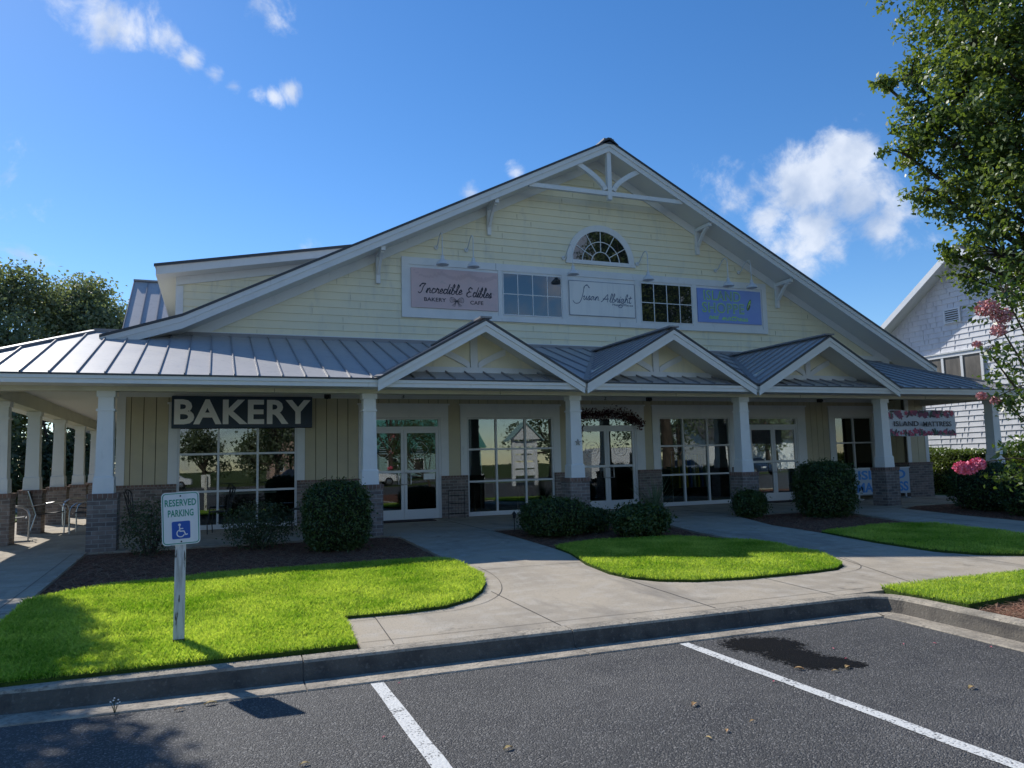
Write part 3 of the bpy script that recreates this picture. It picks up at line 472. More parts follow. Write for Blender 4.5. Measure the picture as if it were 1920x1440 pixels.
# ================================================================== main building
WY = 17.93; FL = .36
B = thing('shopping_building', (9, 17.93, .3), 'long pale yellow gabled shop building with grey metal porch roof and white columns', 'building')
def zr(x): return 10.13 - .513*(x-9.67) if x > 9.67 else (10.13 - .504*(9.67-x) if x > -.67 else 4.92 - .33*(-.67-x))
def xl(z): return 9.67 - (10.13-z)/.504 if z > 4.92 else -.67 - (4.92-z)/.33
def xrr(z): return 9.67 + (10.13-z)/.513
def rakeband(mb, y0, y1, o0, o1, m, xa=-2.2, xb=21.0):               # band parallel to the main roof line, offsets below it
    xs_ = [xa, -.67, 9.67, xb]
    for a, b in zip(xs_, xs_[1:]):
        q = [(a, zr(a)-o0), (b, zr(b)-o0), (b, zr(b)-o1), (a, zr(a)-o1)]
        mb.hexa([(q[3][0],y0,q[3][1]),(q[2][0],y0,q[2][1]),(q[2][0],y1,q[2][1]),(q[3][0],y1,q[3][1])], [(q[0][0],y0,q[0][1]),(q[1][0],y0,q[1][1]),(q[1][0],y1,q[1][1]),(q[0][0],y1,q[0][1])], m)
# upper gable wall, one clapboard per course
jointt = mat('siding_butt_joint', (.42,.39,.28), .9); gw = MB(); z = 4.66
while z < 9.8:
    z1 = min(z + .185, 9.85); o = .22; a0, b0, a1, b1 = xl(z+o), xrr(z+o), xl(z1+o), xrr(z1+o); a0 = max(a0, -1.0); b0 = min(b0, 19.9); a1 = max(a1, -1.0); b1 = min(b1, 19.9)
    gw.hexa([(a0,WY-.028,z-.006),(b0,WY-.028,z-.006),(b0,WY+.1,z),(a0,WY+.1,z)], [(a1,WY-.004,z1),(b1,WY-.004,z1),(b1,WY+.1,z1),(a1,WY+.1,z1)], siding)
    xj = a0 + random.uniform(.5,3.6)
    while xj < b1-.3: gw.box(xj, xj+.005, WY-.0295, WY-.02, z+.004, z1-.05, jointt); xj += random.choice((3.66,4.88,7.3))
    z = z1
part('gable_wall', gw, B)
# shop front wall: boards with grooves, brick base
bw = MB(); segs = [(-1.9,-.93),(1.92,3.14),(5.33,5.64),(8.34,8.62),(10.86,11.12),(13.87,14.1),(16.4,17.3)]
for a, b in segs:
    n = max(1, round((b-a)/.235)); w = (b-a)/n; bw.box(a, b, WY+.012, WY+.12, 1.3, 3.24, groove)
    for k in range(n): bw.box(a+k*w+.007, a+(k+1)*w-.007, WY-.012, WY+.012, 1.37, 3.24, boards)
for a, b in [(-.93,1.92),(3.14,5.33),(5.64,8.34),(8.62,10.86),(11.12,13.87),(14.1,16.4),(17.3,19.1)]:
    n = round((b-a)/.235); w = (b-a)/n; bw.box(a, b, WY+.012, WY+.12, 3.13, 3.24, groove)
    for k in range(n): bw.box(a+k*w+.007, a+(k+1)*w-.007, WY-.012, WY+.012, 3.13, 3.24, boards)
# projecting bay at the right end
def boardface(mb, fixed, a, b, ax, z0=1.37, z1=3.24, sgn=-1):
    n = max(1, round((b-a)/.235)); w = (b-a)/n
    for k in range(n):
        u0, u1 = a+k*w+.007, a+(k+1)*w-.007
        if ax == 'x': mb.box(u0, u1, fixed-.024, fixed, z0, z1, boards)
        else: mb.box(fixed + (-.024 if sgn < 0 else 0), fixed + (0 if sgn < 0 else .024), u0, u1, z0, z1, boards)
bw.box(19.1, 19.9, 16.75, 17.9, .3, 3.3, groove); boardface(bw, 16.75, 19.22, 19.8, 'x'); boardface(bw, 19.1, 16.85, 17.9, 'y', z0=1.37)
part('front_wall', bw, B)
bk = MB(); cp = []
for a, b in [(-1.96,-.75),(1.75,3.31),(5.14,5.8),(8.15,8.81),(10.61,11.31),(13.68,14.3),(16.1,17.5)]:
    bk = MB()
    bk.box(a, b, WY-.085, WY+.1, .3, 1.30, brick); bk.box(a, b, WY-.10, WY+.1, 1.30, 1.372, brickcap); part('brick_base', bk, B)
bk = MB()
bk.box(19.02, 19.97, 16.67, 17.8, .3, 1.30, brick); bk.box(19.0, 19.99, 16.65, 17.8, 1.30, 1.372, brickcap)
part('brick_base', bk, B)
# trims
tr = MB()
tr.box(-1.9,19.1,WY-.03,WY+.05,3.24,3.36,trim)                                     # frieze under the porch ceiling
tr.box(-1.93,-1.76,WY-.032,WY+.05,1.373,3.24,trim)
tr.box(-1.0,20.0,WY-.055,WY-.02,4.56,4.70,trim)                                    # board above porch roof
tr.box(19.085,19.22,16.715,16.75,1.373,3.24,trim); tr.box(19.8,19.93,16.712,16.75,1.373,3.24,trim)
rakeband(tr, WY-.05, WY-.03, .27, .50, trim, -1.0, 19.9)
def surround(a0, a1, b0, b1, zt=2.80, y=WY-.035):
    tr.box(a0,a1,y,WY+.03,1.374,zt,trim); tr.box(b0,b1,y,WY+.03,1.374,zt,trim); tr.box(a0,b1,y-.003,WY+.03,zt,3.09,trim); tr.box(a0-.03,b1+.03,y-.025,WY+.03,3.09,3.13,trim)
surround(-.93,-.75,1.75,1.92); surround(3.14,3.31,5.14,5.33); surround(5.64,5.8,8.15,8.34); surround(8.62,8.81,10.61,10.86); surround(11.12,11.31,13.68,13.87); surround(14.1,14.3,16.1,16.4); surround(17.3,17.5,19.04,19.1)
part('wall_trim', tr, B)
# roofs
rf = MB(); rakeband(rf, 17.15, 46, .0, .07, metal)
for k in range(70):
    y = 17.4 + k*.41
    rf.bar((-2.2,y,zr(-2.2)+.015), (-.67,y,zr(-.67)+.015), .02, .035, seamm); rf.bar((-.67,y,zr(-.67)+.015), (9.67,y,10.145), .02, .035, seamm)
rf.bar((9.67,17.12,10.16),(9.67,46,10.16),.3,.04,seamm)
rf.hexa([(9.4,17.08,10.02),(9.94,17.08,10.02),(9.94,17.16,10.02),(9.4,17.16,10.02)],[(9.62,17.08,10.19),(9.72,17.08,10.19),(9.72,17.16,10.19),(9.62,17.16,10.19)],dripm)
part('main_roof', rf, B)
rk = MB(); rakeband(rk, 17.17, WY, .24, .27, soffitm); part('eave_soffit', rk, B)
rk = MB(); rakeband(rk, 17.125, 17.17, .04, .30, trim, -2.2); rakeband(rk, 17.10, 17.125, .045, .16, trim, -2.2); rakeband(rk, 17.08, 17.15, -.012, .045, dripm, -2.2); part('rake_board', rk, B)
# porch roof
ze = lambda y: 3.28 + .3325*(y-13.9)
EL, ER, HL, HR = -4.35, 20.3, -2.4, 18.35; TOP = ze(WY)
def plate(mb, pts, th, m): 
    n = len(pts); mb.add([p for p in pts] + [(p[0],p[1],p[2]-th) for p in pts], [tuple(range(n)), tuple(range(2*n-1,n-1,-1))] + [(i, n+i, n+(i+1) % n, (i+1) % n) for i in range(n)], m)
pr = MB(); plate(pr, [(EL,13.9,3.28),(ER,13.9,3.28),(HR,WY,TOP),(HL,WY,TOP)], .04, metal)
plate(pr, [(EL,13.9,3.28),(HL,WY,TOP),(HL,38,TOP),(EL,38,3.28)], .04, metal); plate(pr, [(ER,13.9,3.28),(ER,38,3.28),(HR,38,TOP),(HR,WY,TOP)], .04, metal)
x = -2.88 - .4*3
while x < ER:
    yt = min(WY-.02, 13.9 + (x-EL)*(WY-13.9)/(HL-EL), 13.9 + (ER-x)*(WY-13.9)/(ER-HR))
    if yt > 14.1: pr.bar((x,13.87,ze(13.87)+.017), (x,yt,ze(yt)+.017), .018, .036, seamm)
    x += .3985
for k in range(60):
    y = 14.1 + .4*k; 
    for e, h in ((EL,HL),(ER,HR)):
        t = min(1, (y-13.9)/(WY-13.9)); xx = e + (h-e)*t; zz = 3.28 + (TOP-3.28)*t; pr.bar((e,y,3.295),(xx,y,zz+.015),.018,.036,seamm, up=(0,0,1))
for e, h in ((EL,HL),(ER,HR)): pr.bar((e,13.88,3.30),(h,WY,TOP+.02),.16,.04,seamm)
pr.box(HL,HR,WY-.06,WY-.03,TOP-.02,TOP+.06,seamm)
part('porch_roof', pr, B)
pf = MB(); pf.box(EL-.02,ER+.02,13.87,13.90,3.11,3.235,trim); pf.box(EL-.04,ER+.04,13.845,13.87,3.185,3.243,trim)
pf.box(ER,ER+.03,13.90,38,3.11,3.235,trim); pf.box(EL-.03,EL,13.90,38,3.11,3.235,trim)
pf.box(EL-.06,ER+.06,13.825,13.9,3.245,3.27,dripm); pf.box(ER,ER+.06,13.9,38,3.245,3.27,dripm); pf.box(EL-.06,EL,13.9,38,3.245,3.27,dripm)
part('porch_fascia', pf, B)
ps = MB(); ps.box(EL,ER,13.90,14.42,3.112,3.14,soffitm); ps.box(EL,-1.9,14.42,38,3.33,3.37,soffitm); ps.box(-1.9,ER,14.42,WY,3.36,3.40,soffitm); ps.box(19.98,ER,14.42,38,3.112,3.14,soffitm); ps.box(EL,-3.95,14.42,38,3.112,3.14,soffitm)
part('porch_soffit', ps, B)
pb = MB(); pb.box(-3.92,20.0,14.42,14.70,3.04,3.38,cream); pb.box(19.72,19.97,14.70,17.9,3.045,3.38,cream); pb.box(-3.90,-3.62,14.70,37,3.045,3.38,cream); 
for x in (1.0,5.4,9.6,13.1,17.2): pb.box(x,x+.006,14.416,14.42,3.04,3.11,joint)
part('porch_beam', pb, B)
# three small gables over the porch
GH = 2.12; GZ = 4.46; SL = (GZ-3.27)/GH; YB = 13.9 + (GZ-3.28)/.3325
for gi, gx in enumerate((4.9, 9.2, 13.52)):
    g = MB()
    for s in (-1, 1):
        A = (gx, 13.80, GZ); Bk = (gx, YB, GZ); F = (gx+s*GH, 13.80, 3.27)
        plate(g, [A, Bk, F] if s > 0 else [A, F, Bk], .05, metal)
        y = 14.0
        while y < YB-.15:
            t = (YB-y)/(YB-13.80); g.bar((gx,y,GZ+.017),(gx+s*GH*t,y,GZ-SL*GH*t+.017),.018,.036,seamm); y += .33
        g.bar((gx+s*GH,13.84,3.30),(gx,YB,GZ+.012),.15,.02,seamm)
        g.bar((gx,13.785,GZ-.005),(gx+s*(GH+.02),13.785,3.245),.05,.04,dripm)
    g.bar((gx,13.76,GZ+.035),(gx,YB,GZ+.035),.24,.035,seamm)
    rp = part('porch_gable_roof', g, B)
    g = MB()
    for s in (-1, 1):
        def bnd(o0, o1, y0, y1, m, h=GH):
            a, b = (gx, GZ-o0), (gx+s*h, GZ-SL*h-o0); c, e = (gx+s*h, GZ-SL*h-o1), (gx, GZ-o1)
            g.hexa([(e[0],y0,e[1]),(c[0],y0,c[1]),(c[0],y1,c[1]),(e[0],y1,e[1])],[(a[0],y0,a[1]),(b[0],y0,b[1]),(b[0],y1,b[1]),(a[0],y1,a[1])],m)
        bnd(.03,.245,13.80,13.84,trim, GH-.0); bnd(.035,.12,13.775,13.80,trim); bnd(.05,.085,13.84,14.6,soffitm, GH-.1)
    part('porch_gable_rake', g, B)
    g = MB(); g.prism([(gx-1.75,3.50),(gx+1.75,3.50),(gx,GZ-.06)], 'y', 14.60, 14.66, boards if 0 else siding); fp = part('porch_gable_panel', g, B)
    t = MB(); t.box(gx-1.62,gx+1.62,14.54,14.60,3.465,3.60,trim); t.box(gx-.075,gx+.075,14.545,14.60,3.601,GZ-.15,trim)
    for s in (-1, 1):
        P = [(gx+s*(.075+.78*math.sin(q)), 3.60+.62*(1-math.cos(q))*.9+.0) for q in np.linspace(.0, 1.25, 9)]
        P = [(gx+s*(.09+.60*u**1.25), 3.62+.31*u) for u in np.linspace(0,1,9)]
        for a, b in zip(P, P[1:]): 
            t.hexa([(a[0],14.555,a[1]-.06),(b[0],14.555,b[1]-.06),(b[0],14.60,b[1]-.06),(a[0],14.60,a[1]-.06)] if s > 0 else [(b[0],14.555,b[1]-.06),(a[0],14.555,a[1]-.06),(a[0],14.60,a[1]-.06),(b[0],14.60,b[1]-.06)],
                   [(a[0],14.555,a[1]+.075),(b[0],14.555,b[1]+.075),(b[0],14.60,b[1]+.075),(a[0],14.60,a[1]+.075)] if s > 0 else [(b[0],14.555,b[1]+.075),(a[0],14.555,a[1]+.075),(a[0],14.60,a[1]+.075),(b[0],14.60,b[1]+.075)], trim)
    part('porch_gable_truss', t, B)
# columns
def column(x, y, z0=.28):
    c = MB(); h0, h1 = .135, .118
    def fr(za, zb, ha, hb): c.hexa([(x-ha,y-ha,za),(x+ha,y-ha,za),(x+ha,y+ha,za),(x-ha,y+ha,za)],[(x-hb,y-hb,zb),(x+hb,y-hb,zb),(x+hb,y+hb,zb),(x-hb,y+hb,zb)],trim)
    fr(1.31,1.57,.162,.155); fr(1.57,1.60,.155,.136); fr(1.60,2.70,.136,.120); fr(2.70,2.735,.142,.142); fr(2.735,2.94,.119,.117); fr(2.94,3.04,.142,.142)
    o = part('column', c, B); p = MB(); p.box(x-.225,x+.225,y-.225,y+.225,z0,1.235,brick); p.box(x-.24,x+.24,y-.24,y+.24,1.235,1.31,brickcap); part('brick_pier', p, o); return o
CX = [-1.73, 2.755, 7.12, 11.48, 15.83, 19.85]
for x in CX: column(x, 14.6)
for y in (16.9, 19.7, 22.7, 25.9, 29.0, 32.1): column(-3.75, y)
column(-3.75, 14.6)
# floor slabs, side walls, rooms
fs = MB(); fs.box(-4.45,20.35,14.3,17.85,.2,FL,concrete); fs.box(-4.45,-1.9,17.85,38,.2,FL,concrete)
for x in (-1.0,2.0,5.0,8.0,11.0,14.0,17.0): fs.box(x,x+.008,14.3,17.8,FL,FL+.003,joint)
for y in (18.5,21.5,24.5): fs.box(-4.45,-1.95,y,y+.008,FL,FL+.003,joint)
part('porch_floor', fs, B)
sw = MB(); sw.box(-1.9,-1.8,WY+.12,40,.3,4.5,boards); sw.box(19.8,19.9,17.9,40,.3,4.4,boards); sw.box(-1.8,19.8,40,40.1,.3,4.5,boards); sw.box(-1.97,-1.9,WY+.1,40,.3,1.3,brick); part('side_wall', sw, B)
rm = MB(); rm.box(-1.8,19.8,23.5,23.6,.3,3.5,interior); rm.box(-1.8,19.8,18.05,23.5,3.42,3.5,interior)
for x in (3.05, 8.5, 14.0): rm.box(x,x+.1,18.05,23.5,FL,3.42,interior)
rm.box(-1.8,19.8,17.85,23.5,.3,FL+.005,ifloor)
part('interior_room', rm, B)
# storefront windows
def frame_grid(mb, xs_, zs_, y0, y1, m, bw_=.05, mw=.045):
    for i, x in enumerate(xs_):
        w = bw_ if i in (0, len(xs_)-1) else mw; a = x if i == 0 else (x-w if i == len(xs_)-1 else x-w/2); mb.box(a, a+w, y0, y1, zs_[0], zs_[-1], m)
    for i, z in enumerate(zs_):
        w = bw_ if i in (0, len(zs_)-1) else mw; a = z if i == 0 else (z-w if i == len(zs_)-1 else z-w/2)
        for j in range(len(xs_)-1):
            xa = xs_[j] + (bw_ if j == 0 else mw/2); xb = xs_[j+1] - (bw_ if j == len(xs_)-2 else mw/2); mb.box(xa, xb, y0+.002, y1-.002, a, a+w, m)
def shopwin(xs_, zs_):
    m = MB(); frame_grid(m, xs_, zs_, WY-.02, WY+.07, alum); m.box(xs_[0],xs_[-1],WY-.04,WY+.07,zs_[0]-.05,zs_[0],alum); m.box(xs_[0],xs_[-1],WY-.03,WY+.1,.3,zs_[0]-.05,concrete)
    o = part('storefront_window', m, B); g = MB(); g.box(xs_[0]+.02,xs_[-1]-.02,WY+.022,WY+.028,zs_[0]+.02,zs_[-1]-.02,glass); part('glass_pane', g, o); return o
shopwin([-.75,.08,.90,1.75],[.42,1.19,2.0,2.80]); shopwin([5.8,6.58,7.37,8.15],[.42,1.21,2.0,2.80]); shopwin([11.31,12.1,12.9,13.68],[.42,1.21,2.0,2.80]); shopwin([17.5,18.26,19.04],[.42,1.21,2.0,2.80])
def doors(x0, x1):
    m = MB(); xm = (x0+x1)/2
    m.box(x0,x0+.06,WY-.02,WY+.07,FL,2.80,alum); m.box(x1-.06,x1,WY-.02,WY+.07,FL,2.80,alum); m.box(x0+.06,x1-.06,WY-.018,WY+.068,2.50,2.575,alum); m.box(x0+.06,x1-.06,WY-.018,WY+.068,2.745,2.80,alum)
    o = part('door_frame', m, B); g = MB(); g.box(x0+.06,x1-.06,WY+.02,WY+.026,2.575,2.745,glass); part('transom_pane', g, o)
    for s, a, b in ((1, x0+.062, xm-.003), (-1, xm+.003, x1-.062)):
        m = MB(); y0, y1 = WY-.005, WY+.04; m.box(a,a+.07,y0,y1,FL+.01,2.50,alum); m.box(b-.07,b,y0,y1,FL+.01,2.50,alum); m.box(a+.07,b-.07,y0+.001,y1-.001,2.42,2.50,alum); m.box(a+.07,b-.07,y0+.001,y1-.001,1.47,1.53,alum); m.box(a+.07,b-.07,y0+.001,y1-.001,FL+.01,.60,alum)
        l = part('door_leaf', m, B); g = MB(); g.box(a+.07,b-.07,WY+.015,WY+.021,.60,1.47,glass); g.box(a+.07,b-.07,WY+.015,WY+.021,1.53,2.42,glass); part('glass_pane', g, l)
        hx = b-.035 if s > 0 else a+.035; h = MB(); h.tube([(hx,y0,1.20),(hx-s*.0,y0-.06,1.20),(hx-s*.11,y0-.06,1.20),(hx-s*.11,y0-.06,1.47),(hx,y0-.06,1.47),(hx,y0,1.47)],.012,chrome,8); part('door_handle', h, l, smooth=True)
doors(3.31,5.14); doors(8.81,10.61); doors(14.3,16.1)
# notices and round decals stuck on the door glass
nb = MB(); nb.box(4.70,4.98,WY-.012,WY-.006,1.30,1.44,whitep); tag(part('paper_notice', nb), 'white paper notice taped inside right leaf of the leftmost doors', 'notice')
for cx_ in (9.28, 10.12):
    q = MB(); 
    for k in range(28):
        a, b = 2*math.pi*k/28, 2*math.pi*(k+1)/28; q.bar((cx_+.2*math.cos(a),WY+.010,1.95+.2*math.sin(a)),(cx_+.2*math.cos(b),WY+.010,1.95+.2*math.sin(b)),.004,.008,whitep,up=(0,1,0))
    q.box(cx_-.06,cx_+.06,WY+.008,WY+.012,2.05,2.065,whitep); q.box(cx_-.1,cx_+.1,WY+.008,WY+.012,1.83,1.84,whitep)
    ribbon(q, smoothc([(cx_-.12,1.9),(cx_-.04,2.0),(cx_-.02,1.88),(cx_+.06,1.99),(cx_+.08,1.9),(cx_+.13,1.97)]), .006, WY+.012, whitep)
    tag(part('door_decal', q), 'thin white ring shaped shop decal on the %s glass of the middle doors' % ('left' if cx_ < 9.5 else 'right'), 'decal', 'ring decals on the middle doors')
for cx_ in (3.72, 4.62):
    q = MB()
    for k in range(36):
        a = 2*math.pi*k/36; rr = .17+.015*math.cos(4*a); b = 2*math.pi*(k+1)/36; r2 = .17+.015*math.cos(4*b); q.bar((cx_+rr*math.cos(a)*1.1,WY+.010,2.02+rr*math.sin(a)),(cx_+r2*math.cos(b)*1.1,WY+.010,2.02+r2*math.sin(b)),.004,.006,lgrey,up=(0,1,0))
    for k in range(4): q.box(cx_-.1+.01*k,cx_+.1-.02*k,WY+.008,WY+.011,1.93+.05*k,1.94+.05*k,lgrey)
    tag(part('door_decal', q), 'faint scalloped shop decal on the %s glass of the leftmost doors' % ('left' if cx_ < 4.2 else 'right'), 'decal', 'scalloped decals on the leftmost doors')
# house numbers, security lights
text('unit_number', '3', 4.17, 4.24, 3.255, 3.345, WY-.031, ink, B); text('unit_number', '2', 9.66, 9.73, 3.255, 3.345, WY-.031, ink, B)
for x in (2.42, 11.02, 16.95):
    q = MB(); q.box(x-.07,x+.07,WY-.10,WY-.031,3.23,3.33,iblack); q.lathe([(.05,0),(.06,-.05),(.045,-.1)],(x-.02,WY-.1,3.27),iblack,12,'y'); part('security_light', q, B)
# sign band on the gable
bn = MB(); bn.box(4.19,15.18,WY-.06,WY-.03,5.24,6.74,trim); bn.box(4.19,15.18,WY-.085,WY-.06,6.56,6.74,trim); bn.box(4.19,15.18,WY-.085,WY-.06,5.24,5.37,trim); bn.box(4.19,4.36,WY-.084,WY-.06,5.37,6.56,trim); bn.box(15.02,15.18,WY-.084,WY-.06,5.37,6.56,trim)
for a, b in ((6.70,6.81),(8.50,8.66),(10.73,10.88),(12.58,12.72)): bn.box(a,b,WY-.08,WY-.06,5.37,6.56,trim)
bn.box(6.64,6.646,WY-.088,WY-.085,6.56,6.74,joint); bn.box(10.2,10.206,WY-.088,WY-.085,5.24,5.37,joint)
part('sign_band', bn, B)
for x0, x1 in ((6.82,8.49),(10.89,12.57)):
    m = MB(); w = (x1-x0)/4; frame_grid(m, [x0+w*i for i in range(5)], [5.41,5.965,6.52], WY-.082, WY-.063, trim, .025, .022); o = part('gable_window', m, B)
    g = MB(); g.box(x0+.01,x1-.01,WY-.072,WY-.066,5.42,6.51,glassu); part('glass_pane', g, o)
# half round window
m = MB(); k = 28
def arc(mb, ro, ri, y0, y1, mt, c=(9.71,7.0), k=28):
    for i in range(k):
        a, b = math.pi*i/k, math.pi*(i+1)/k
        P = lambda r_, t, y: (c[0]+r_*math.cos(t), y, c[1]+r_*math.sin(t))
        mb.hexa([P(ri,a,y0),P(ro,a,y0),P(ro,a,y1),P(ri,a,y1)],[P(ri,b,y0),P(ro,b,y0),P(ro,b,y1),P(ri,b,y1)],mt)
arc(m,1.03,.86,WY-.07,WY-.01,trim); m.box(8.65,10.77,WY-.08,WY-.01,6.92,7.0,trim); m.box(8.85,10.57,WY-.065,WY-.02,7.0,7.03,trim)
arc(m,.295,.275,WY-.062,WY-.04,trim); arc(m,.575,.555,WY-.062,WY-.04,trim)
for q in range(1,6):
    a = math.pi*q/6; m.bar((9.71+.28*math.cos(a),WY-.05,7.0+.28*math.sin(a)),(9.71+.86*math.cos(a),WY-.05,7.0+.86*math.sin(a)),.02,.022,trim,up=(0,1,0))
o = part('arched_window', m, B); g = MB(); g.prism([(9.71+.87*math.cos(math.pi*i/24),7.01+.87*math.sin(math.pi*i/24)) for i in range(25)],'y',WY-.045,WY-.035,glassu); part('glass_pane', g, o)
# gable truss and knee brackets
t = MB(); t.box(7.35,11.93,17.17,17.27,8.63,8.74,trim); t.box(9.61,9.73,17.16,17.28,8.52,9.86,trim)
for s in (-1,1):
    P = [(9.67+s*(.12+.86*u**1.4), 8.78+.66*u**.9) for u in np.linspace(0,1,9)]
    for a, b in zip(P,P[1:]): t.bar((a[0],17.22,a[1]),(b[0],17.22,b[1]),.09,.13,trim,up=(0,0,1))
part('gable_truss', t, B)
for x in (6.48,3.61,12.83,15.59):
    zt = zr(x)-.30; m = MB(); m.box(x-.05,x+.05,WY-.12,WY-.03,zt-.75,zt+(.0),trim); m.box(x-.05,x+.05,17.2,WY-.12,zt-.10,zt,trim)
    P = [(17.3+.5*u, zt-.1-.42*u**1.7) for u in np.linspace(0,1,8)]
    for a, b in zip(P,P[1:]): m.bar((x,a[0],a[1]),(x,b[0],b[1]),.07,.07,trim)
    part('eave_bracket', m, B)
# gooseneck sign lamps
for x in (5.08,5.87,8.59,10.84,13.45,14.26):
    m = MB(); m.lathe([(.055,0),(.055,-.03),(.02,-.04)],(x,WY-.03,7.04),lampw,12,'y')
    m.tube([(x,WY-.05,7.04),(x,WY-.16,7.06),(x,WY-.27,7.16),(x,WY-.38,7.26),(x,WY-.48,7.29),(x,WY-.56,7.24),(x,WY-.59,7.14),(x,WY-.59,6.66)],.014,lampw,8)
    o = part('gooseneck_lamp', m, B, smooth=True); s = MB(); s.lathe([(.02,6.70),(.045,6.68),(.05,6.60),(.09,6.56),(.15,6.50),(.155,6.46),(.148,6.46),(.08,6.545),(.02,6.56)],(x,WY-.59,0),lampw,20); part('lamp_shade', s, o, smooth=True)
# left shed dormer and rear roof
zd = lambda x: 6.52 + .183*(x+1.34)
dm = MB(); z = 4.75
while z < 7.35:
    z1 = z+.185; a0 = max(-.9, -1.34+(z+.24-6.52)/.183); a1 = max(-.9, -1.34+(z1+.24-6.52)/.183)
    dm.hexa([(a0,19.97,z-.005),(xl(z)+.4,19.97,z-.005),(xl(z)+.4,20.1,z),(a0,20.1,z)],[(a1,19.995,z1),(xl(z1)+.4,19.995,z1),(xl(z1)+.4,20.1,z1),(a1,20.1,z1)],siding); z = z1
dm.box(-.9,-.8,19.98,27,4.6,6.42,siding); part('dormer_wall', dm, B)
dm = MB(); dm.box(-.94,-.77,19.94,19.97,4.7,6.165,trim)
def db(mb, y0, y1, o0, o1, m, xa=-1.34, xb=5.2): mb.hexa([(xa,y0,zd(xa)-o1),(xb,y0,zd(xb)-o1),(xb,y1,zd(xb)-o1),(xa,y1,zd(xa)-o1)],[(xa,y0,zd(xa)-o0),(xb,y0,zd(xb)-o0),(xb,y1,zd(xb)-o0),(xa,y1,zd(xa)-o0)],m)
db(dm,19.43,19.47,.04,.23,trim); db(dm,19.94,19.97,.22,.42,trim,-.94); db(dm,19.47,27,.19,.22,soffitm); db(dm,19.47,27,.03,.23,trim,-1.36,-1.33); part('dormer_trim', dm, B)
dm = MB(); db(dm,19.40,27,-.02,.04,metal,-1.38); db(dm,19.38,19.44,-.03,.035,dripm,-1.4); part('dormer_roof', dm, B)
dm = MB(); plate(dm, [(-2.62,24.6,5.6),(6,24.6,5.6),(6,28,8.05),(-2.62,28,8.05)], .06, metal); plate(dm, [(-2.62,28,8.05),(6,28,8.05),(6,31.4,5.6),(-2.62,31.4,5.6)], .06, metal)
for k in range(20): x = -2.6+.43*k; dm.bar((x,24.6,5.62),(x,28,8.07),.02,.045,seamm)
dm.box(-2.62,6,27.9,28.1,8.03,8.09,seamm); part('rear_roof', dm, B)
dm = MB(); dm.prism([(24.9,4.3),(31.1,4.3),(31.1,5.6),(28,7.85),(24.9,5.6)],'x',-2.4,-2.3,siding); part('rear_wall', dm, B)
# interior furniture glimpsed through the glass
def rack(x, y, cols, lab):
    t = thing('clothes_rack', (x,y,FL), lab, 'clothes rack'); m = MB()
    m.tube([(-.6,0,0),(-.6,0,1.5),(.6,0,1.5),(.6,0,0)],.014,chrome,8); m.tube([(-.6,-.25,.02),(-.6,.25,.02)],.014,chrome,6); m.tube([(.6,-.25,.02),(.6,.25,.02)],.014,chrome,6); part('rack_frame', m, t, local=True)
    for k, c in enumerate(cols):
        g = MB(); xx = -.5+k*.13; g.hexa([(xx-.03,-.24,.45),(xx+.03,-.24,.45),(xx+.04,.24,.42),(xx-.02,.24,.42)],[(xx-.02,-.2,1.38),(xx+.02,-.2,1.38),(xx+.02,.2,1.38),(xx-.02,.2,1.38)],c); g.tube([(xx,0,1.38),(xx,0,1.51)],.005,iblack,5); part('hanging_garment', g, t, local=True)
yel = mat('yellow_cloth', (.55,.36,.04), .9); blu = mat('blue_cloth', (.05,.11,.3), .9); lin = mat('linen_cloth', (.5,.45,.38), .9)
rack(13.0, 19.0, [yel,lin,yel,blu,lin,yel,blu,lin], 'steel clothes rack with yellow garments behind the window right of the middle doors')
rack(17.9, 19.6, [blu,lin,blu,lin,yel,blu,lin,blu], 'steel clothes rack with blue garments behind the rightmost window')
def table(x, y, w, dth, h, lab):
    t = thing('display_table', (x,y,FL), lab, 'table'); m = MB(); m.box(-w/2,w/2,-dth/2,dth/2,h-.04,h,lin); part('table_top', m, t, local=True)
    for a in (-1,1):
        for b in (-1,1): m = MB(); m.box(a*(w/2-.06)-.03,a*(w/2-.06)+.03,b*(dth/2-.06)-.03,b*(dth/2-.06)+.03,0,h-.04,darkwood); part('leg', m, t, local=True)
table(7.2,19.4,1.4,.7,.8,'display table inside the window between the left and middle doors'); table(.6,19.6,1.6,.8,.75,'cafe table inside the window below the big bakery sign')
# ================================================================== signs
def sign(name, loc, lab, cat='sign', group=None): return thing(name, loc, lab, cat, group)
s = sign('bakery_sign', (.6,WY-.05,2.56), 'dark navy board reading BAKERY in big pale letters over the left window')
m = MB(); m.box(-.87,2.07,WY-.13,WY-.04,2.56,3.26,navy); bevel(part('sign_board', m, s), .008)
text('lettering', 'BAKERY', -.82, 2.03, 2.645, 3.19, WY-.131, lgrey, s, off=.030, th=.006, spacing=1.06)
s = sign('pink_cafe_sign', (5.55,WY-.08,5.49), 'pale pink Incredible Edibles bakery cafe panel on the gable')
m = MB(); m.box(4.42,6.68,WY-.10,WY-.062,5.49,6.48,pinkp); part('sign_board', m, s)
script('script_lettering', 'Incredible', 4.62, 5.72, 5.86, .125, .026, WY-.102, ink, s); script('script_lettering', 'Edibles', 5.83, 6.50, 5.82, .125, .026, WY-.102, ink, s)
text('lettering', 'BAKERY', 4.74, 5.30, 5.655, 5.75, WY-.101, ink, s, off=.012); text('lettering', 'CAFE', 5.93, 6.28, 5.63, 5.725, WY-.101, ink, s, off=.012)
m = MB()
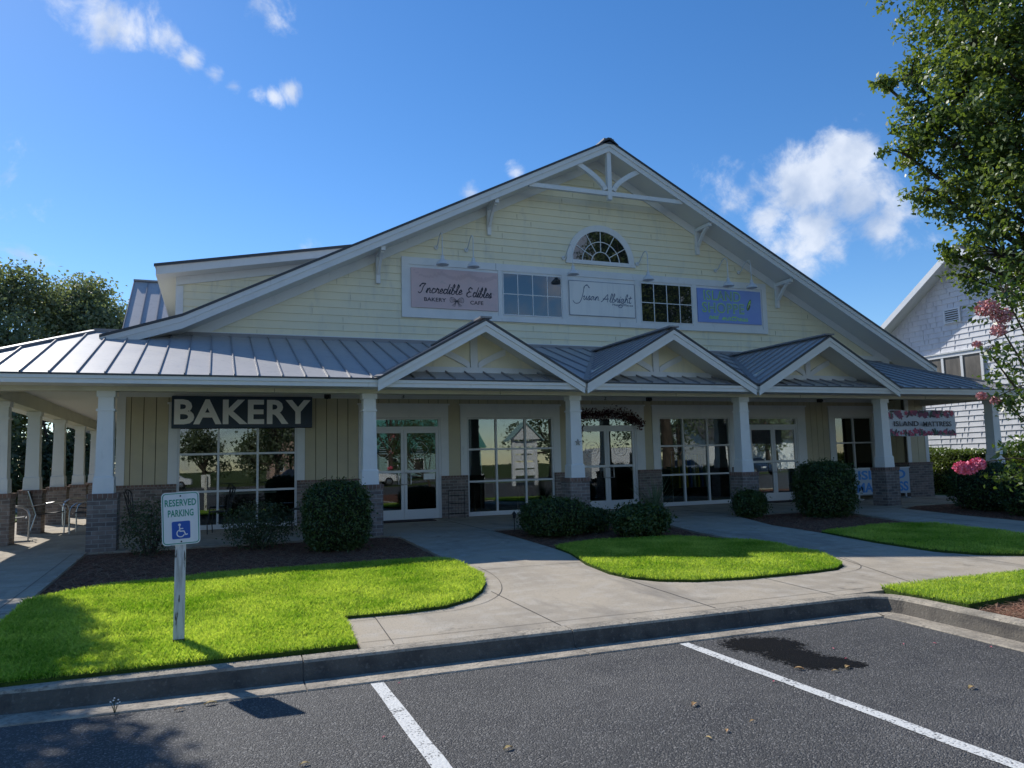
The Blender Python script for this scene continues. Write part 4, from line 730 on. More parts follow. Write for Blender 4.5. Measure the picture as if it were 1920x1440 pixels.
for sg in (-1,1):
    for q in range(4): ribbon(m, [(5.58,5.70-.008*q),(5.58+sg*.15,5.765-.035*q)], .008, WY-.102, ink)
    for q in range(3): ribbon(m, [(5.58+sg*.01,5.68),(5.58+sg*(.06+.035*q),5.55+.01*q)], .009, WY-.102, ink)
    ribbon(m, smoothc([(5.58,5.70),(5.58+sg*.1,5.78),(5.58+sg*.17,5.76),(5.58+sg*.16,5.66),(5.58,5.69)]), .01, WY-.1025, ink)
part('bow_emblem', m, s)
m = MB()
for q in range(46):
    x = 4.5+q*.047; z = 6.42-.05*abs(math.sin(q*1.7))-.0*q; a = q*2.4; rr = .02+.03*abs(math.sin(q*3.1)); m.prism([(x+rr*math.cos(a+w)*(1+.4*math.sin(3*w)), z-.12*abs(math.sin(q*.21))+rr*math.sin(a+w)) for w in np.linspace(0,5.4,7)], 'y', WY-.1025-q*1e-5, WY-.1005, MATS['faded_floral'] if 'faded_floral' in MATS else mat('faded_floral', (.60,.44,.45), .6))
part('floral_pattern', m, s)
s = sign('white_script_sign', (9.69,WY-.08,5.5), 'white Susan Albright sign in blue script below the half round window')
m = MB(); m.box(8.69,10.69,WY-.10,WY-.062,5.50,6.44,whitep); part('sign_board', m, s); m = MB()
for a in ((8.69,10.69,5.50,5.512),(8.69,10.69,6.428,6.44),(8.69,8.702,5.512,6.428),(10.678,10.69,5.512,6.428)): m.box(a[0],a[1],WY-.103,WY-.100,a[2],a[3],inkblue)
part('sign_border', m, s)
script('script_lettering', 'S', 8.92, 9.22, 5.96, .17, .02, WY-.102, inkblue, s, slant=.1); script('script_lettering', 'usan', 9.10, 9.58, 5.93, .11, .018, WY-.102, inkblue, s); script('script_lettering', 'Albright', 9.66, 10.56, 5.90, .12, .018, WY-.102, inkblue, s)
text('lettering', 'Happy Places', 9.98, 10.62, 5.80, 5.87, WY-.101, inkblue, s, shear=.15)
s = sign('blue_shop_sign', (13.85,WY-.08,5.5), 'periwinkle blue Island Shoppe panel with lime outlined letters on the gable')
m = MB(); m.box(12.74,14.95,WY-.10,WY-.062,5.50,6.48,islandb); part('sign_board', m, s)
for t_, a, b, c, e in (('ISLAND',12.97,14.20,6.165,6.41),('SHOPPE',12.90,14.32,5.80,6.06)):
    text('lettering', t_, a-.018, b+.018, c-.018, e+.018, WY-.101, lime, s, off=.022, spacing=1.12); text('letter_fill', t_, a+.003, b-.003, c+.004, e-.004, WY-.106, islandf, s, off=-.012, spacing=1.16)
script('script_lettering', 'and', 13.1, 13.42, 5.60, .085, .016, WY-.102, lime, s); script('script_lettering', 'mattress', 13.55, 14.45, 5.58, .085, .016, WY-.102, lime, s)
m = MB()
def surf(hx, hz, ang, l, w, mt, y): 
    P = [(l*math.cos(q)/2, w*math.sin(q)/2*(1-.25*math.cos(q))) for q in np.linspace(0,2*math.pi,18)[:-1]]
    m.prism([(hx+p[0]*math.cos(ang)-p[1]*math.sin(ang), hz+p[0]*math.sin(ang)+p[1]*math.cos(ang)) for p in P],'y',y,y+.002,mt)
surf(14.52,6.07,1.2,.36,.11,iblack,WY-.103); surf(14.52,6.07,1.2,.31,.075,lime,WY-.105); surf(14.51,6.03,1.2,.2,.05,darkwood,WY-.107); ribbon(m,[(14.47,5.98),(14.53,6.1),(14.58,6.06)],.012,WY-.108,whitep)
part('sandal_emblem', m, s)
# reserved parking sign
s = sign('reserved_parking_sign', (-.27,7.28,.16), 'white and green reserved parking sign with wheelchair symbol on a peeling white wooden post')
PX, PY = -.262, 7.30
m = MB(); m.hexa([(PX-.044,PY-.044,.1),(PX+.044,PY-.044,.1),(PX+.044,PY+.044,.1),(PX-.044,PY+.044,.1)],[(PX-.042,PY-.042,1.46),(PX+.042,PY-.042,1.46),(PX+.042,PY+.042,1.46),(PX-.042,PY+.042,1.46)],woodw); part('post', m, s)
m = MB(); m.box(PX-.0445,PX+.0445,PY-.0445,PY+.0445,.1,.24,darkwood); part('post_foot', m, s)  # darker band around the bottom of the post
def rrect(x0,x1,z0,z1,r_,k=5):
    P = []
    for cx_, cz, a0 in ((x1-r_,z0+r_,-.5),(x1-r_,z1-r_,0),(x0+r_,z1-r_,.5),(x0+r_,z0+r_,1)):
        for q in range(k+1): a = math.pi*(a0+.5*q/k); P.append((cx_+r_*math.cos(a), cz+r_*math.sin(a)))
    return P
def onpanel(o, tilt=math.radians(2.3)):   # the plate hangs slightly askew
    o.matrix_parent_inverse = Matrix.Identity(4); c = Vector((PX,0,1.25)); T = Matrix.Translation(c) @ Matrix.Rotation(-tilt,4,'Y') @ Matrix.Translation(-c); o.matrix_local = Matrix.Translation(-Vector(s['org'])) @ T; return o
x0, x1, z0, z1 = PX-.152, PX+.152, 1.035, 1.485; yf = PY-.052
m = MB(); m.prism(rrect(x0,x1,z0,z1,.035),'y',yf-.002,yf+.002,whitep); onpanel(part('sign_plate', m, s))
m = MB(); A = rrect(x0+.008,x1-.008,z0+.008,z1-.008,.03); Bq = rrect(x0+.015,x1-.015,z0+.015,z1-.015,.024); n = len(A)
m.add([(p[0],yf-.0035,p[1]) for p in A]+[(p[0],yf-.0035,p[1]) for p in Bq],[(i,(i+1)%n,n+(i+1)%n,n+i) for i in range(n)],greenp); onpanel(part('green_border', m, s))
onpanel(text('lettering','RESERVED',PX-.125,PX+.125,1.365,1.425,yf-.002,greenp,s,off=.022,th=.0015,spacing=1.05)); onpanel(text('lettering','PARKING',PX-.102,PX+.102,1.275,1.335,yf-.002,greenp,s,off=.022,th=.0015,spacing=1.05))
m = MB(); m.prism(rrect(PX-.073,PX+.073,1.085,1.235,.012),'y',yf-.0035,yf-.002,bluep); onpanel(part('blue_square', m, s))
m = MB(); y = yf-.0037; m.lathe([(.011,0),(.011,-.001)],(PX-.012,y,1.205),whitep,14,'y')
for st in ([(PX-.012,1.19),(PX-.010,1.150),(PX+.022,1.150),(PX+.036,1.118),(PX+.05,1.122)],[(PX-.010,1.172),(PX+.015,1.172)]): ribbon(m, st, .009, y, whitep, .0005)
ribbon(m, [(PX-.004+.030*math.cos(a), 1.132+.030*math.sin(a)) for a in np.linspace(math.radians(110),math.radians(335),14)], .008, y-.001, whitep, .0005); onpanel(part('wheelchair_symbol', m, s))
m = MB(); 
for z in (1.452,1.062): m.lathe([(.007,0),(.007,-.004),(.003,-.006)],(PX,yf-.003,z),iblack,10,'y')
onpanel(part('bolts', m, s))
# banner between the right hand columns
s = sign('floral_banner', (17.2,14.6,2.07), 'white Island Mattress banner with pink flowers hung beside a right hand column', 'banner')
def by(x): return 14.58 + .05*math.sin((x-16)*2.6)
m = MB(); k = 16; V = []; 
for i in range(k+1):
    x = 16.0+2.42*i/k; sag = .012*math.sin(i*.8)
    for yy in (by(x), by(x)+.006): V += [(x,yy,2.09+sag-.008*i/k),(x,yy,2.765+sag-.02*i/k)]
m.add(V,[(4*i,4*i+4,4*i+5,4*i+1) for i in range(k)]+[(4*i+2,4*i+3,4*i+7,4*i+6) for i in range(k)],mat('banner_vinyl',(.52,.54,.60),.5)); part('banner_cloth', m, s)
m = MB(); hib = mat('hibiscus_pink', (.44,.07,.14), .6); plum = mat('plum_print', (.20,.05,.11), .6); lfg = mat('print_leaf', (.05,.12,.09), .6); dkp = mat('dark_print', (.06,.035,.05), .6)
random.seed(5)
for row, cnt in ((0,80),(1,74)):
    for i in range(cnt):
        x = 16.05+2.32*random.random(); z = (2.755-.16*random.random()**1.2) if row == 0 else (2.10+.12*random.random()**1.3); c = random.choice([hib,plum,lfg,dkp,hib,lfg] if row else [plum,dkp,lfg,hib,plum,dkp]); rr = random.uniform(.03,.075); a = random.uniform(0,6)
        P = [(x+rr*math.cos(w+a)*(1+.35*math.cos(5*w)), z+rr*math.sin(w+a)*(1+.35*math.cos(5*w))) for w in np.linspace(0,2*math.pi,21)[:-1]] if c in (hib,plum) else [(x+rr*1.3*math.cos(w)*math.cos(a)-rr*.45*math.sin(w)*math.sin(a), z+rr*1.3*math.cos(w)*math.sin(a)+rr*.45*math.sin(w)*math.cos(a)) for w in np.linspace(0,2*math.pi,13)[:-1]]
        P = [(min(max(p[0],16.0),18.42), min(max(p[1],2.09),2.755)) for p in P]; n = len(P); yy = by(x)-.010-.0001*i
        m.add([(x,yy,min(max(z,2.09),2.755))]+[(p[0],by(p[0])-.010-.0001*i,p[1]) for p in P],[(0,1+q,1+(q+1)%n) for q in range(n)],c)
part('flower_print', m, s)
text('lettering','ISLAND',16.24,17.10,2.345,2.475,14.588,ink,s,off=.010,th=.005); text('lettering','MATTRESS',17.18,18.20,2.33,2.46,14.524,ink,s,off=.010,th=.005)
random.seed(9)
# board leaning behind the right pier
s = sign('leaning_shop_board', (17.8,16.6,FL), 'white board with blue Island Mattress letters standing behind the right brick pier', 'sign')
m = MB(); m.box(16.85,18.95,16.62,16.65,.50,1.22,mat('grey_blue_board',(.42,.50,.56),.6)); m.box(16.83,18.97,16.60,16.66,1.22,1.25,alum); part('sign_board', m, s); skyb = mat('sky_blue_letter', (.06,.25,.62), .5)  # panel toned down to an even grey-blue
text('lettering','ISLAND',17.0,18.8,.92,1.18,16.619,skyb,s,off=.03); text('lettering','MATTRESS',16.92,18.88,.56,.84,16.619,skyb,s,off=.03)
m = MB()
for x in (17.0,18.8): m.box(x-.02,x+.02,16.63,16.67,FL,.50,alum); m.box(x-.02,x+.02,16.5,16.8,FL,FL+.03,alum)
part('board_feet', m, s)
# ================================================================== porch objects
def bistro(x, y, rz, lab):
    t = thing('bistro_chair', (x,y,FL), lab, 'chair', 'black iron bistro chairs in front of the bakery', rz)      # faces local +X
    m = MB(); m.lathe([(.20,.43),(.21,.44),(.21,.455),(.19,.46)],(0,0,0),iblack,20); part('seat', m, t, local=True, smooth=True)
    for a, b in ((.16,.15),(.16,-.15)): m = MB(); m.tube([(a,b,.44),(a+.04,b*1.15,.2),(a+.03,b*1.25,0)],.011,iblack,6); part('leg', m, t, local=True)
    for b in (.14,-.14): m = MB(); m.tube([(-.16,b,.44),(-.21,b*1.1,.2),(-.27,b*1.2,0)],.011,iblack,6); part('leg', m, t, local=True)
    m = MB(); m.tube([(-.17,-.13,.44),(-.20,-.16,.62),(-.25,-.215,.88),(-.262,-.12,.935),(-.268,0,.95),(-.262,.12,.935),(-.25,.215,.88),(-.20,.16,.62),(-.17,.13,.44)],.012,iblack,6)
    def bp(u, v): return (-.17-.095*v, u*(.13+.085*v), .44+.48*v)
    for u in (-1,-.33,.33,1):
        for du in (1.33,-1.33):
            P = [(u+du*v, v) for v in np.linspace(0,1,9)]; P = [bp(a,b) for a,b in P if -1 <= a <= 1]
            if len(P) > 1: m.tube(P,.006,iblack,5)
    for v0 in (.5,):
        for sg in (-1,1): m.tube([bp(sg,0.0),bp(sg*.3,.5),bp(-sg*.4,1)],.006,iblack,5)
    part('backrest', m, t, local=True); return t
bistro(-1.30,16.45,math.radians(-12),'black lattice back iron chair between the left column and the parking sign')
bistro(.12,16.9,math.radians(165),'black iron chair in front of the bakery window, just right of the parking sign')
bistro(1.72,16.6,math.radians(178),'black iron chair half hidden behind the tall rounded bush under the bakery sign')
def patio(x, y, rz, lab):
    t = thing('patio_chair', (x,y,FL), lab, 'chair', 'silver tube patio chairs on the side porch', rz)
    m = MB(); m.hexa([(-.26,-.25,.40),(.22,-.25,.44),(.22,.25,.44),(-.26,.25,.40)],[(-.26,-.25,.415),(.22,-.25,.455),(.22,.25,.455),(-.26,.25,.415)],slingm); part('seat', m, t, local=True)
    m = MB(); m.hexa([(-.28,-.25,.42),(-.26,-.25,.41),(-.26,.25,.41),(-.28,.25,.42)],[(-.40,-.25,.92),(-.385,-.25,.92),(-.385,.25,.92),(-.40,.25,.92)],slingm); part('backrest', m, t, local=True)
    for b in (-.28,.28): m = MB(); m.tube([(.30,b,0),(.31,b,.45),(.27,b,.58),(.18,b,.645),(.05,b,.66),(-.25,b,.62),(-.33,b,.60)],.015,chrome,8); part('arm_frame', m, t, local=True, smooth=True)
    for b in (-.27,.27): m = MB(); m.tube([(-.24,b,.43),(-.36,b,0)],.015,chrome,8); part('leg', m, t, local=True)
    m = MB(); m.tube([(.25,-.27,.43),(.25,.27,.43)],.012,chrome,6); m.tube([(-.25,-.27,.42),(-.41,-.27,.93),(-.41,.27,.93),(-.25,.27,.42)],.014,chrome,6); part('back_frame', m, t, local=True); return t
patio(-3.75,17.9,math.radians(10),'silver tube patio chair nearest the left picture edge'); patio(-3.35,19.6,math.radians(0),'silver tube patio chair with curved arm, second from the left edge on the side porch'); patio(-2.55,19.1,math.radians(175),'silver tube patio chair just left of the corner column'); patio(-3.2,22.0,math.radians(190),'silver tube patio chair farthest back on the side porch')
# wire rack by the leftmost doors
t = thing('wire_rack', (5.42,17.6,FL), 'small black wire folding rack against the brick between leftmost doors and window', 'rack')
m = MB(); m.tube([(-.2,0,0),(-.2,.02,.66)],.008,iblack,5); m.tube([(.2,0,0),(.2,.02,.66)],.008,iblack,5); m.tube([(-.2,.02,.66),(.2,.02,.66)],.008,iblack,5); part('rack_frame', m, t, local=True)
m = MB()
for z in (.12,.36,.55):
    m.tube([(-.2,0,z),(.2,0,z)],.006,iblack,5); m.tube([(-.2,-.16,z),(.2,-.16,z)],.006,iblack,5)
    for k in range(7): m.tube([(-.2+.4*k/6,0,z),(-.2+.4*k/6,-.16,z)],.003,iblack,4)
part('shelf', m, t, local=True)
m = MB()
for k in range(6): m.tube([(-.2+.4*k/5,.01,.1),(-.2+.4*k/5,.01,.64)],.003,iblack,4)
part('wire_back', m, t, local=True)
m = MB(); m.prism(rrect(-.62,.62,-.28,.28,.04),'z',0,.015,matm); o = tag(part('door_mat', m), 'dark brown rubber mat in front of the leftmost glass doors', 'door mat'); o.location = (4.2,17.5,FL)
m = MB(); m.prism(rrect(-.6,.6,-.28,.28,.04),'z',0,.015,matm); o = tag(part('door_mat', m), 'dark mat in front of the glass doors near the right end', 'door mat'); o.location = (15.2,17.5,FL)
t = thing('path_light', (5.5,14.05,.3), 'small black path lamp at the left edge of the middle bushes', 'path light')
m = MB(); m.tube([(0,0,-.05),(0,0,.33)],.009,iblack,6); part('stake', m, t, local=True); m = MB(); m.lathe([(.03,.27),(.035,.34),(.055,.345),(.02,.39),(.003,.41)],(0,0,0),iblack,12); part('lamp_head', m, t, local=True)
# star ornament on the middle column
m = MB(); m.prism([(.07*(1 if q%2==0 else .42)*math.cos(math.pi*q/5+math.pi/2),.07*(1 if q%2==0 else .42)*math.sin(math.pi*q/5+math.pi/2)) for q in range(10)],'y',-.012,.012,mat('tarnished_tin',(.28,.28,.27),.5,metal=.6)); o = tag(part('star_ornament', m), 'small grey tin star hung on the column left of the middle doors', 'ornament'); o.location = (7.14,14.45,2.05)
# ================================================================== foliage
def leafobj(name, V, F, m, parent=None):
    o = bpy.data.objects.new(name, arraymesh(name, V, F, m)); COL.objects.link(o)
    if parent: o.parent = parent
    return o
def superell(n, rx, ry, rz, p, jit=.06):
    d = rng.normal(size=(n,3)); d /= np.linalg.norm(d,axis=1)[:,None]; k = (np.abs(d)**p).sum(1)**(-1/p); pts = d*k[:,None]; pts *= (1-np.abs(rng.normal(0,jit,n)))[:,None]*(1+.05*np.sin(pts[:,0]*9+pts[:,1]*7)*np.sin(pts[:,2]*8)+.035*np.sin(pts[:,0]*21-pts[:,2]*17+pts[:,1]*13))[:,None]
    return pts*np.array([rx,ry,rz]), d
def bush(x, y, z, rx, ry, h, lab, n=7000, size=.045, p=2.6, m=bushm, group='clipped evergreen bushes in front of the porch', core=True, name='bush', density=1.):
    t = thing(name, (x,y,z), lab, 'bush', group)
    P, d = superell(n, rx, ry, h/2, p, .11 if core else .35); P[:,2] += h/2+.02; P = P[P[:,2] > .0]; d = d[:len(P)]
    dd = P-np.array([0,0,h/2]); dd /= np.linalg.norm(dd,axis=1)[:,None]
    sh = rng.random(len(P)) < .09; P[sh] += dd[sh]*rng.uniform(.02,.13,(sh.sum(),1))
    V, F = leaves(P, size*1.25, dd, .35); leafobj('foliage', V, F, m, t)
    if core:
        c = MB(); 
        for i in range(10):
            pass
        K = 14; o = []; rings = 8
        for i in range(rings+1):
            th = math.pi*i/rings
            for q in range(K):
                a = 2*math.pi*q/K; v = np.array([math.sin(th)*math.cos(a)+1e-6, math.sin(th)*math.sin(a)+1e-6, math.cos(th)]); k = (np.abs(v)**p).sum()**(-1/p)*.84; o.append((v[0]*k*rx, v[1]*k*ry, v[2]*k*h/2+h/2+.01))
        c.add(o, [(i*K+q, (i+1)*K+q, (i+1)*K+(q+1)%K, i*K+(q+1)%K) for i in range(rings) for q in range(K)], corem); part('dark_core', c, t, local=True)  # solid near-black core inside the leaf shell
    c = MB(); 
    for q in range(6 if core else 14):
        a = q*1.1+x; c.tube([(.03*math.cos(a),.03*math.sin(a),-.08),(.35*rx*math.cos(a),.35*ry*math.sin(a),h*.35),((.55+.25*(q%3==0))*rx*math.cos(a),(.55+.25*(q%2))*ry*math.sin(a),h*(.55+.3*(q%3)/3))],[.014,.009,.004],barkm,5)
    part('stems', c, t, local=True); return t
bush(1.90,12.95,.27,.54,.52,1.12,'tall rounded clipped bush left of the leftmost doors',11000,.04,3.4)
bush(.72,13.7,.28,.62,.5,.82,'loose leafy shrub below the bakery window',4200,.036,2.2,bushs,core=False,group='loose shrubs below the bakery window')
bush(-.95,13.75,.28,.45,.4,.95,'thin leafy shrub behind the reserved parking sign',2500,.036,2.2,bushs,core=False,group='loose shrubs below the bakery window')
bush(5.88,12.95,.28,.64,.55,.68,'wide low bush, leftmost in the middle group beside the walkway',8500,.04,2.8)
bush(6.72,13.2,.28,.38,.38,.46,'small bush squeezed between the two other bushes of the middle group',4500,.042,2.5)
bush(7.22,12.15,.27,.52,.46,.56,'round low leafy bush at the right of the middle group',7000,.055,2.3)
bush(11.05,13.9,.3,.36,.34,.60,'small round bush in front of the pier left of the right hand doors',4500,.045,2.4)
bush(12.62,13.3,.28,.60,.52,1.20,'big square clipped bush in front of the right hand doors',12000,.045,4.0)
bush(17.0,12.7,.25,.72,.8,1.10,'dark square bush right of the right brick pier',8500,.05,3.6)
bush(16.6,11.0,.22,.8,.9,1.08,'dark square bush at the right picture edge below the crape myrtle',9000,.05,3.6)
# yucca
t = thing('yucca', (9.2,14.85,FL), 'spiky yucca with narrow upright leaves beside the middle doors', 'plant'); V = []; F = []
for q in range(46):
    a = q*2.4; tilt = .12+.75*((q*7)%46)/46; l = random.uniform(.7,1.1); c = np.array([math.cos(a),math.sin(a)]); w = .017; b0 = len(V); 
    for i in range(5):
        u = i/4; rr = .03+l*u*math.sin(tilt)*(1+.25*u); zz = .12+l*u*math.cos(tilt)*(1-.12*u); ww = w*(1-u*.95)*(1.0 if i else .8); V += [(c[0]*rr-c[1]*ww,c[1]*rr+c[0]*ww,zz),(c[0]*rr+c[1]*ww,c[1]*rr-c[0]*ww,zz)]
    F += [(b0+2*i,b0+2*i+1,b0+2*i+3,b0+2*i+2) for i in range(4)]
leafobj('leaf_spikes', V, F, yuccam, t); m = MB(); m.lathe([(.13,0),(.16,.22),(.17,.24),(.14,.24),(.13,.2)],(0,0,0),mat('dark_pot',(.05,.05,.05),.7),16); m.tube([(0,0,.05),(0,0,.2)],.04,barkm,8); part('pot', m, t, local=True)
# wreath garland over the middle doors
t = thing('leaf_garland', (9.7,WY-.1,2.8), 'dark plum leaf garland draped over the middle doors and down their left side', 'garland')
pth = smoothc([(8.78,2.0),(8.85,2.35),(8.82,2.75),(9.1,2.86),(9.45,2.83),(9.8,2.90),(10.2,2.84),(10.5,2.76),(10.72,2.58)],10); m = MB(); m.tube([(p[0],WY-.09,p[1]) for p in pth],.012,darkwood,5); part('garland_vine', m, t)
C = []
for p in pth:
    k = 20 if p[1] > 2.5 else 12; C.append(np.array([p[0],WY-.12,p[1]])+rng.normal(0,1,(k,3))*np.array([.06,.05,.075 if p[1] > 2.5 else .05]))
C = np.concatenate(C); V, F = leaves(C,.062,None,.5,.6); o = leafobj('garland_leaves', V, F, garm, t); o.location = -Vector(t['org'])
# hedge in front of the white house
t = thing('hedge', (23.3,19,.27), 'long clipped hedge of sunlit glossy leaves along the white house', 'hedge'); n = 30000
P = rng.uniform(0,1,(n,3)); f_ = rng.integers(0,3,n); ux = np.where(f_==1, .0+.06*rng.random(n), P[:,0]*1.0); uz = np.where(f_==0, 1.0, np.where(f_==2, P[:,2]**.5, P[:,2])); ux = np.where(f_==2, .25*P[:,0], ux)
y = P[:,1]*13-6.5; Q = np.stack([(ux-.5)*1.3+.08*np.sin(y*2.1), y, uz*(1.42+.06*np.sin(y*1.3)+.04*np.sin(y*5))+rng.normal(0,.035,n)],1)
V, F = leaves(Q,.085,np.tile([-.5,0,.8],(n,1)),.3,.5); leafobj('foliage',V,F,hedgem,t)
m = MB(); m.box(-.55,.6,-6.4,6.4,0,1.3,corem); part('dark_core', m, t, local=True)  # near-black block filling the hedge behind its leaves
# trees
def tree(name, lab, base, lobes, n, size, m, tr_r=.2, fork=None, group=None, clump=.32, aspect=.6, per=26):
    t = thing(name, base, lab, 'tree', group); bx_, by_, bz_ = base; b = MB(); fk = fork or (bx_, by_, bz_+max(1.2,(min(l[2] for l in lobes)-bz_)*.8)); fk = Vector(fk)-Vector(base)
    b.tube([(0,0,-.1),(0,0,.15),tuple(fk*.5+Vector((.05,.03,0))),tuple(fk)],[tr_r*1.5,tr_r*1.1,tr_r*.9,tr_r*.75],barkm,10); tot = sum(l[3]**2 for l in lobes); VV, FF, off = [], [], 0
    for l in lobes:
        c = Vector(l[:3])-Vector(base); mid = fk.lerp(c,.5)+Vector((0,0,-.12*(c-fk).length)); b.tube([tuple(fk),tuple(mid),tuple(c)],[tr_r*.45,tr_r*.28,tr_r*.1],barkm,6)
        nl = int(n*l[3]**2/tot); nc = max(4, nl//per); d = rng.normal(size=(nc,3)); d /= np.linalg.norm(d,axis=1)[:,None]; rr = l[3]*rng.uniform(.35,1.08,nc)**.7; cc = np.array(c)+d*rr[:,None]*np.array([1,1,.85])
        for k in range(0, nc, max(1, nc//14)): b.tube([tuple(c), tuple((np.array(c)+cc[k])/2+np.array([0,0,.05])), tuple(cc[k])],[tr_r*.1,tr_r*.06,tr_r*.03],barkm,4)
        P = np.repeat(cc,per,0)+rng.normal(0,1,(nc*per,3))*clump*l[3]**.3*.42*np.array([1,1,.7]); out_ = P-np.array(c); out_ /= np.linalg.norm(out_,axis=1)[:,None]+1e-9
        V, F = leaves(P,size,out_,.25,aspect,.5); VV.append(V); FF.append(F+off); off += len(V)
    leafobj('crown', np.concatenate(VV), np.concatenate(FF), m, t); part('trunk', b, t, local=True, smooth=True); return t
RT0 = [(12.2,8.7,8.8,1.05),(12.6,8.1,7.6,1.6),(11.35,9.85,8.4,.25),(11.6,9.5,8.35,.42),(11.8,9.3,7.45,.66),(12.1,8.9,7.9,.95),(11.5,9.7,7.05,.42),(11.7,9.4,6.3,.36),(12.05,8.95,6.3,.75),(12.3,8.5,6.1,1.0),(12.35,8.6,4.95,.72),(12.05,9.0,4.6,.36),(11.85,9.2,5.1,.2),(12.5,8.4,4.2,.5),(12.4,8.5,7.0,1.1),(12.9,7.8,5.9,1.6),(13.2,7.7,8.5,1.8),(12.2,8.9,10.2,1.15),(12.8,8.0,10.2,1.8),(13.2,7.6,4.6,1.2),(13.6,7.0,3.9,.8),(15.5,6.6,6.5,2.4),(15.2,7.0,9.5,2.6),(14.4,8.6,8.0,1.8),(14.4,5.0,7.5,2.0)]
RT = [(a*1.2, b*1.2, 1.68+(c-1.68)*1.2, e*1.2) for a, b, c, e in RT0]
tree('shade_tree','large leafy shade tree filling the upper right corner',(18.5,7.3,.27),RT,100000,.12,maple,.28,fork=(18.0,7.9,4.0),clump=.30,per=46)
# crape myrtle
CM = [(6.92,4.98,2.95,.20),(6.98,4.9,3.15,.25),(6.85,5.02,2.62,.14),(6.9,5.0,1.62,.16),(7.05,4.85,1.45,.2),(6.95,4.95,2.12,.14),(7.3,4.75,2.4,.45),(7.35,4.7,1.75,.3),(7.4,4.7,3.2,.5),(8.2,4.6,2.6,.8),(8.6,4.8,3.3,.8)]
t = tree('crape_myrtle','pink flowering crape myrtle reaching in from the right picture edge',(8.5,4.7,.12),CM,5200,.065,crapem,.06,fork=(8.35,4.7,1.1),clump=.28,per=14,aspect=.5)
def bloom(x, y, z, r_, n, m_, nm='blossom_cluster'):
    P = rng.normal(0,1,(n,3)); P /= np.linalg.norm(P,axis=1)[:,None]; P *= (rng.random(n)**.4)[:,None]*r_*np.array([1,1,.75]); V, F = leaves(P+np.array([x,y,z]),.026,None,.5,.9); o = leafobj(nm,V,F,m_,t); o.location = -Vector(t['org']); return o
for a in ((6.62,5.20,1.52,.085,500),(6.72,5.12,1.55,.075,420),(6.66,5.17,1.505,.07,300)): bloom(*a, flowerp)
for a in ((6.80,4.95,3.02,.11,420),(6.90,4.88,2.93,.10,300),(6.86,4.9,2.80,.08,200),(6.72,5.02,2.68,.045,90),(6.73,5.03,2.19,.05,110),(6.83,4.97,2.14,.05,80)): bloom(*a, flowerd)
m = MB()
for a, b_ in (((7.3,4.75,1.55),(6.66,5.17,1.55)),((7.3,4.75,2.3),(6.8,4.99,2.15)),((7.4,4.7,2.9),(6.74,5.0,2.66)),((7.4,4.7,3.1),(6.85,4.92,2.92)),((8.35,4.7,1.1),(7.3,4.75,1.5)),((8.35,4.7,1.1),(7.3,4.75,2.3))):
    A, Bv = Vector(a), Vector(b_); m.tube([tuple(A),tuple((A+Bv)/2+Vector((0,0,.05))),tuple(Bv)],[.01,.006,.003],barkm,5)
o = part('twigs', m, t)
for (a, b_) in (((7.35,4.72,2.75),(6.78,5.0,2.35)),((6.78,5.0,2.35),(6.98,4.85,1.95)),((7.3,4.75,1.5),(6.78,5.08,1.42)),((7.3,4.75,2.25),(6.85,4.97,2.08)),((7.3,4.75,1.75),(6.85,5.0,1.72))):
    u = rng.random((90,1)); Cc = np.array(a)*(1-u)+np.array(b_)*u+rng.normal(0,.035,(90,3)); V, F = leaves(Cc,.06,None,.5,.5,1.0); o = leafobj('foliage',V,F,crapem,t); o.location = -Vector(t['org'])
# trees beyond the building on the left and beside it
gl = 'broad trees beyond the left end of the building'
def bigtree(x, y, h, w, lab, n=9000, size=.22, grp=gl, m_=oak, low=.25):
    Lb = []; random.seed(int(x*7+y)); 
    for k in range(13):
        a = random.uniform(0,6.28); u = random.random(); Lb.append((x+math.cos(a)*w*.62*(1-.35*u)*random.uniform(.3,1), y+math.sin(a)*w*.6*(1-.35*u)*random.uniform(.3,1), .3+h*(low+(.86-low)*u), w*random.uniform(.28,.42)))
    Lb.append((x,y,.3+h*.86,w*.25)); return tree('shade_tree' if grp != gl else 'tree', lab, (x,y,.27), Lb, n, size, m_, .28, group=grp, clump=.8, per=16)
bigtree(-10.6,44,12.2,5.2,'grey green tree at the far left edge above the porch roof',40000,.21)
bigtree(-6.6,46,12.6,4.6,'tallest broad tree beyond the left end of the roof',40000,.21)
bigtree(-3.9,50,11.2,3.6,'smaller tree touching the left roof slope',26000,.21)
bigtree(-14,40,9,4.5,'low tree seen below the left porch roof',16000,.26,low=.1)
bigtree(-9.5,36,6.5,3.0,'bright bushy tree seen between the side porch columns',12000,.24,low=.08)
bigtree(-6.5,40,8,3.4,'dark tree seen behind the farthest side porch columns',14000,.26,low=.05)
bigtree(27.5,36,9.5,3.,'small treetop just above the white house roof edge',2500,grp='treetops behind the white house')
# tree left of the walk, out of the picture, that throws the dappled shade at the left
tree('shade_tree','tree left of the picture shading the lawn corner',(-7.2,13.4,.27),[(-6.9,13.8,8.0,1.4),(-6.1,13.2,7.2,1.1),(-6.9,14.8,6.4,1.4),(-4.55,12.9,7.0,.95),(-4.6,12.2,5.9,.7),(-4.75,15.1,5.9,.85),(-4.9,14.3,6.6,.9),(-7.6,13,8.7,1.7),(-5.3,11.6,6.3,1.0),(-4.85,14.2,6.0,.95),(-5.25,15.4,6.6,.9),(-5.15,16.3,6.4,.7),(-5.0,13.4,5.2,.9),(-6.0,11.0,7.6,1.2)],60000,.15,maple,.2,fork=(-6.8,13.4,4.2),group='trees out of the picture on the left',clump=.28,per=20)
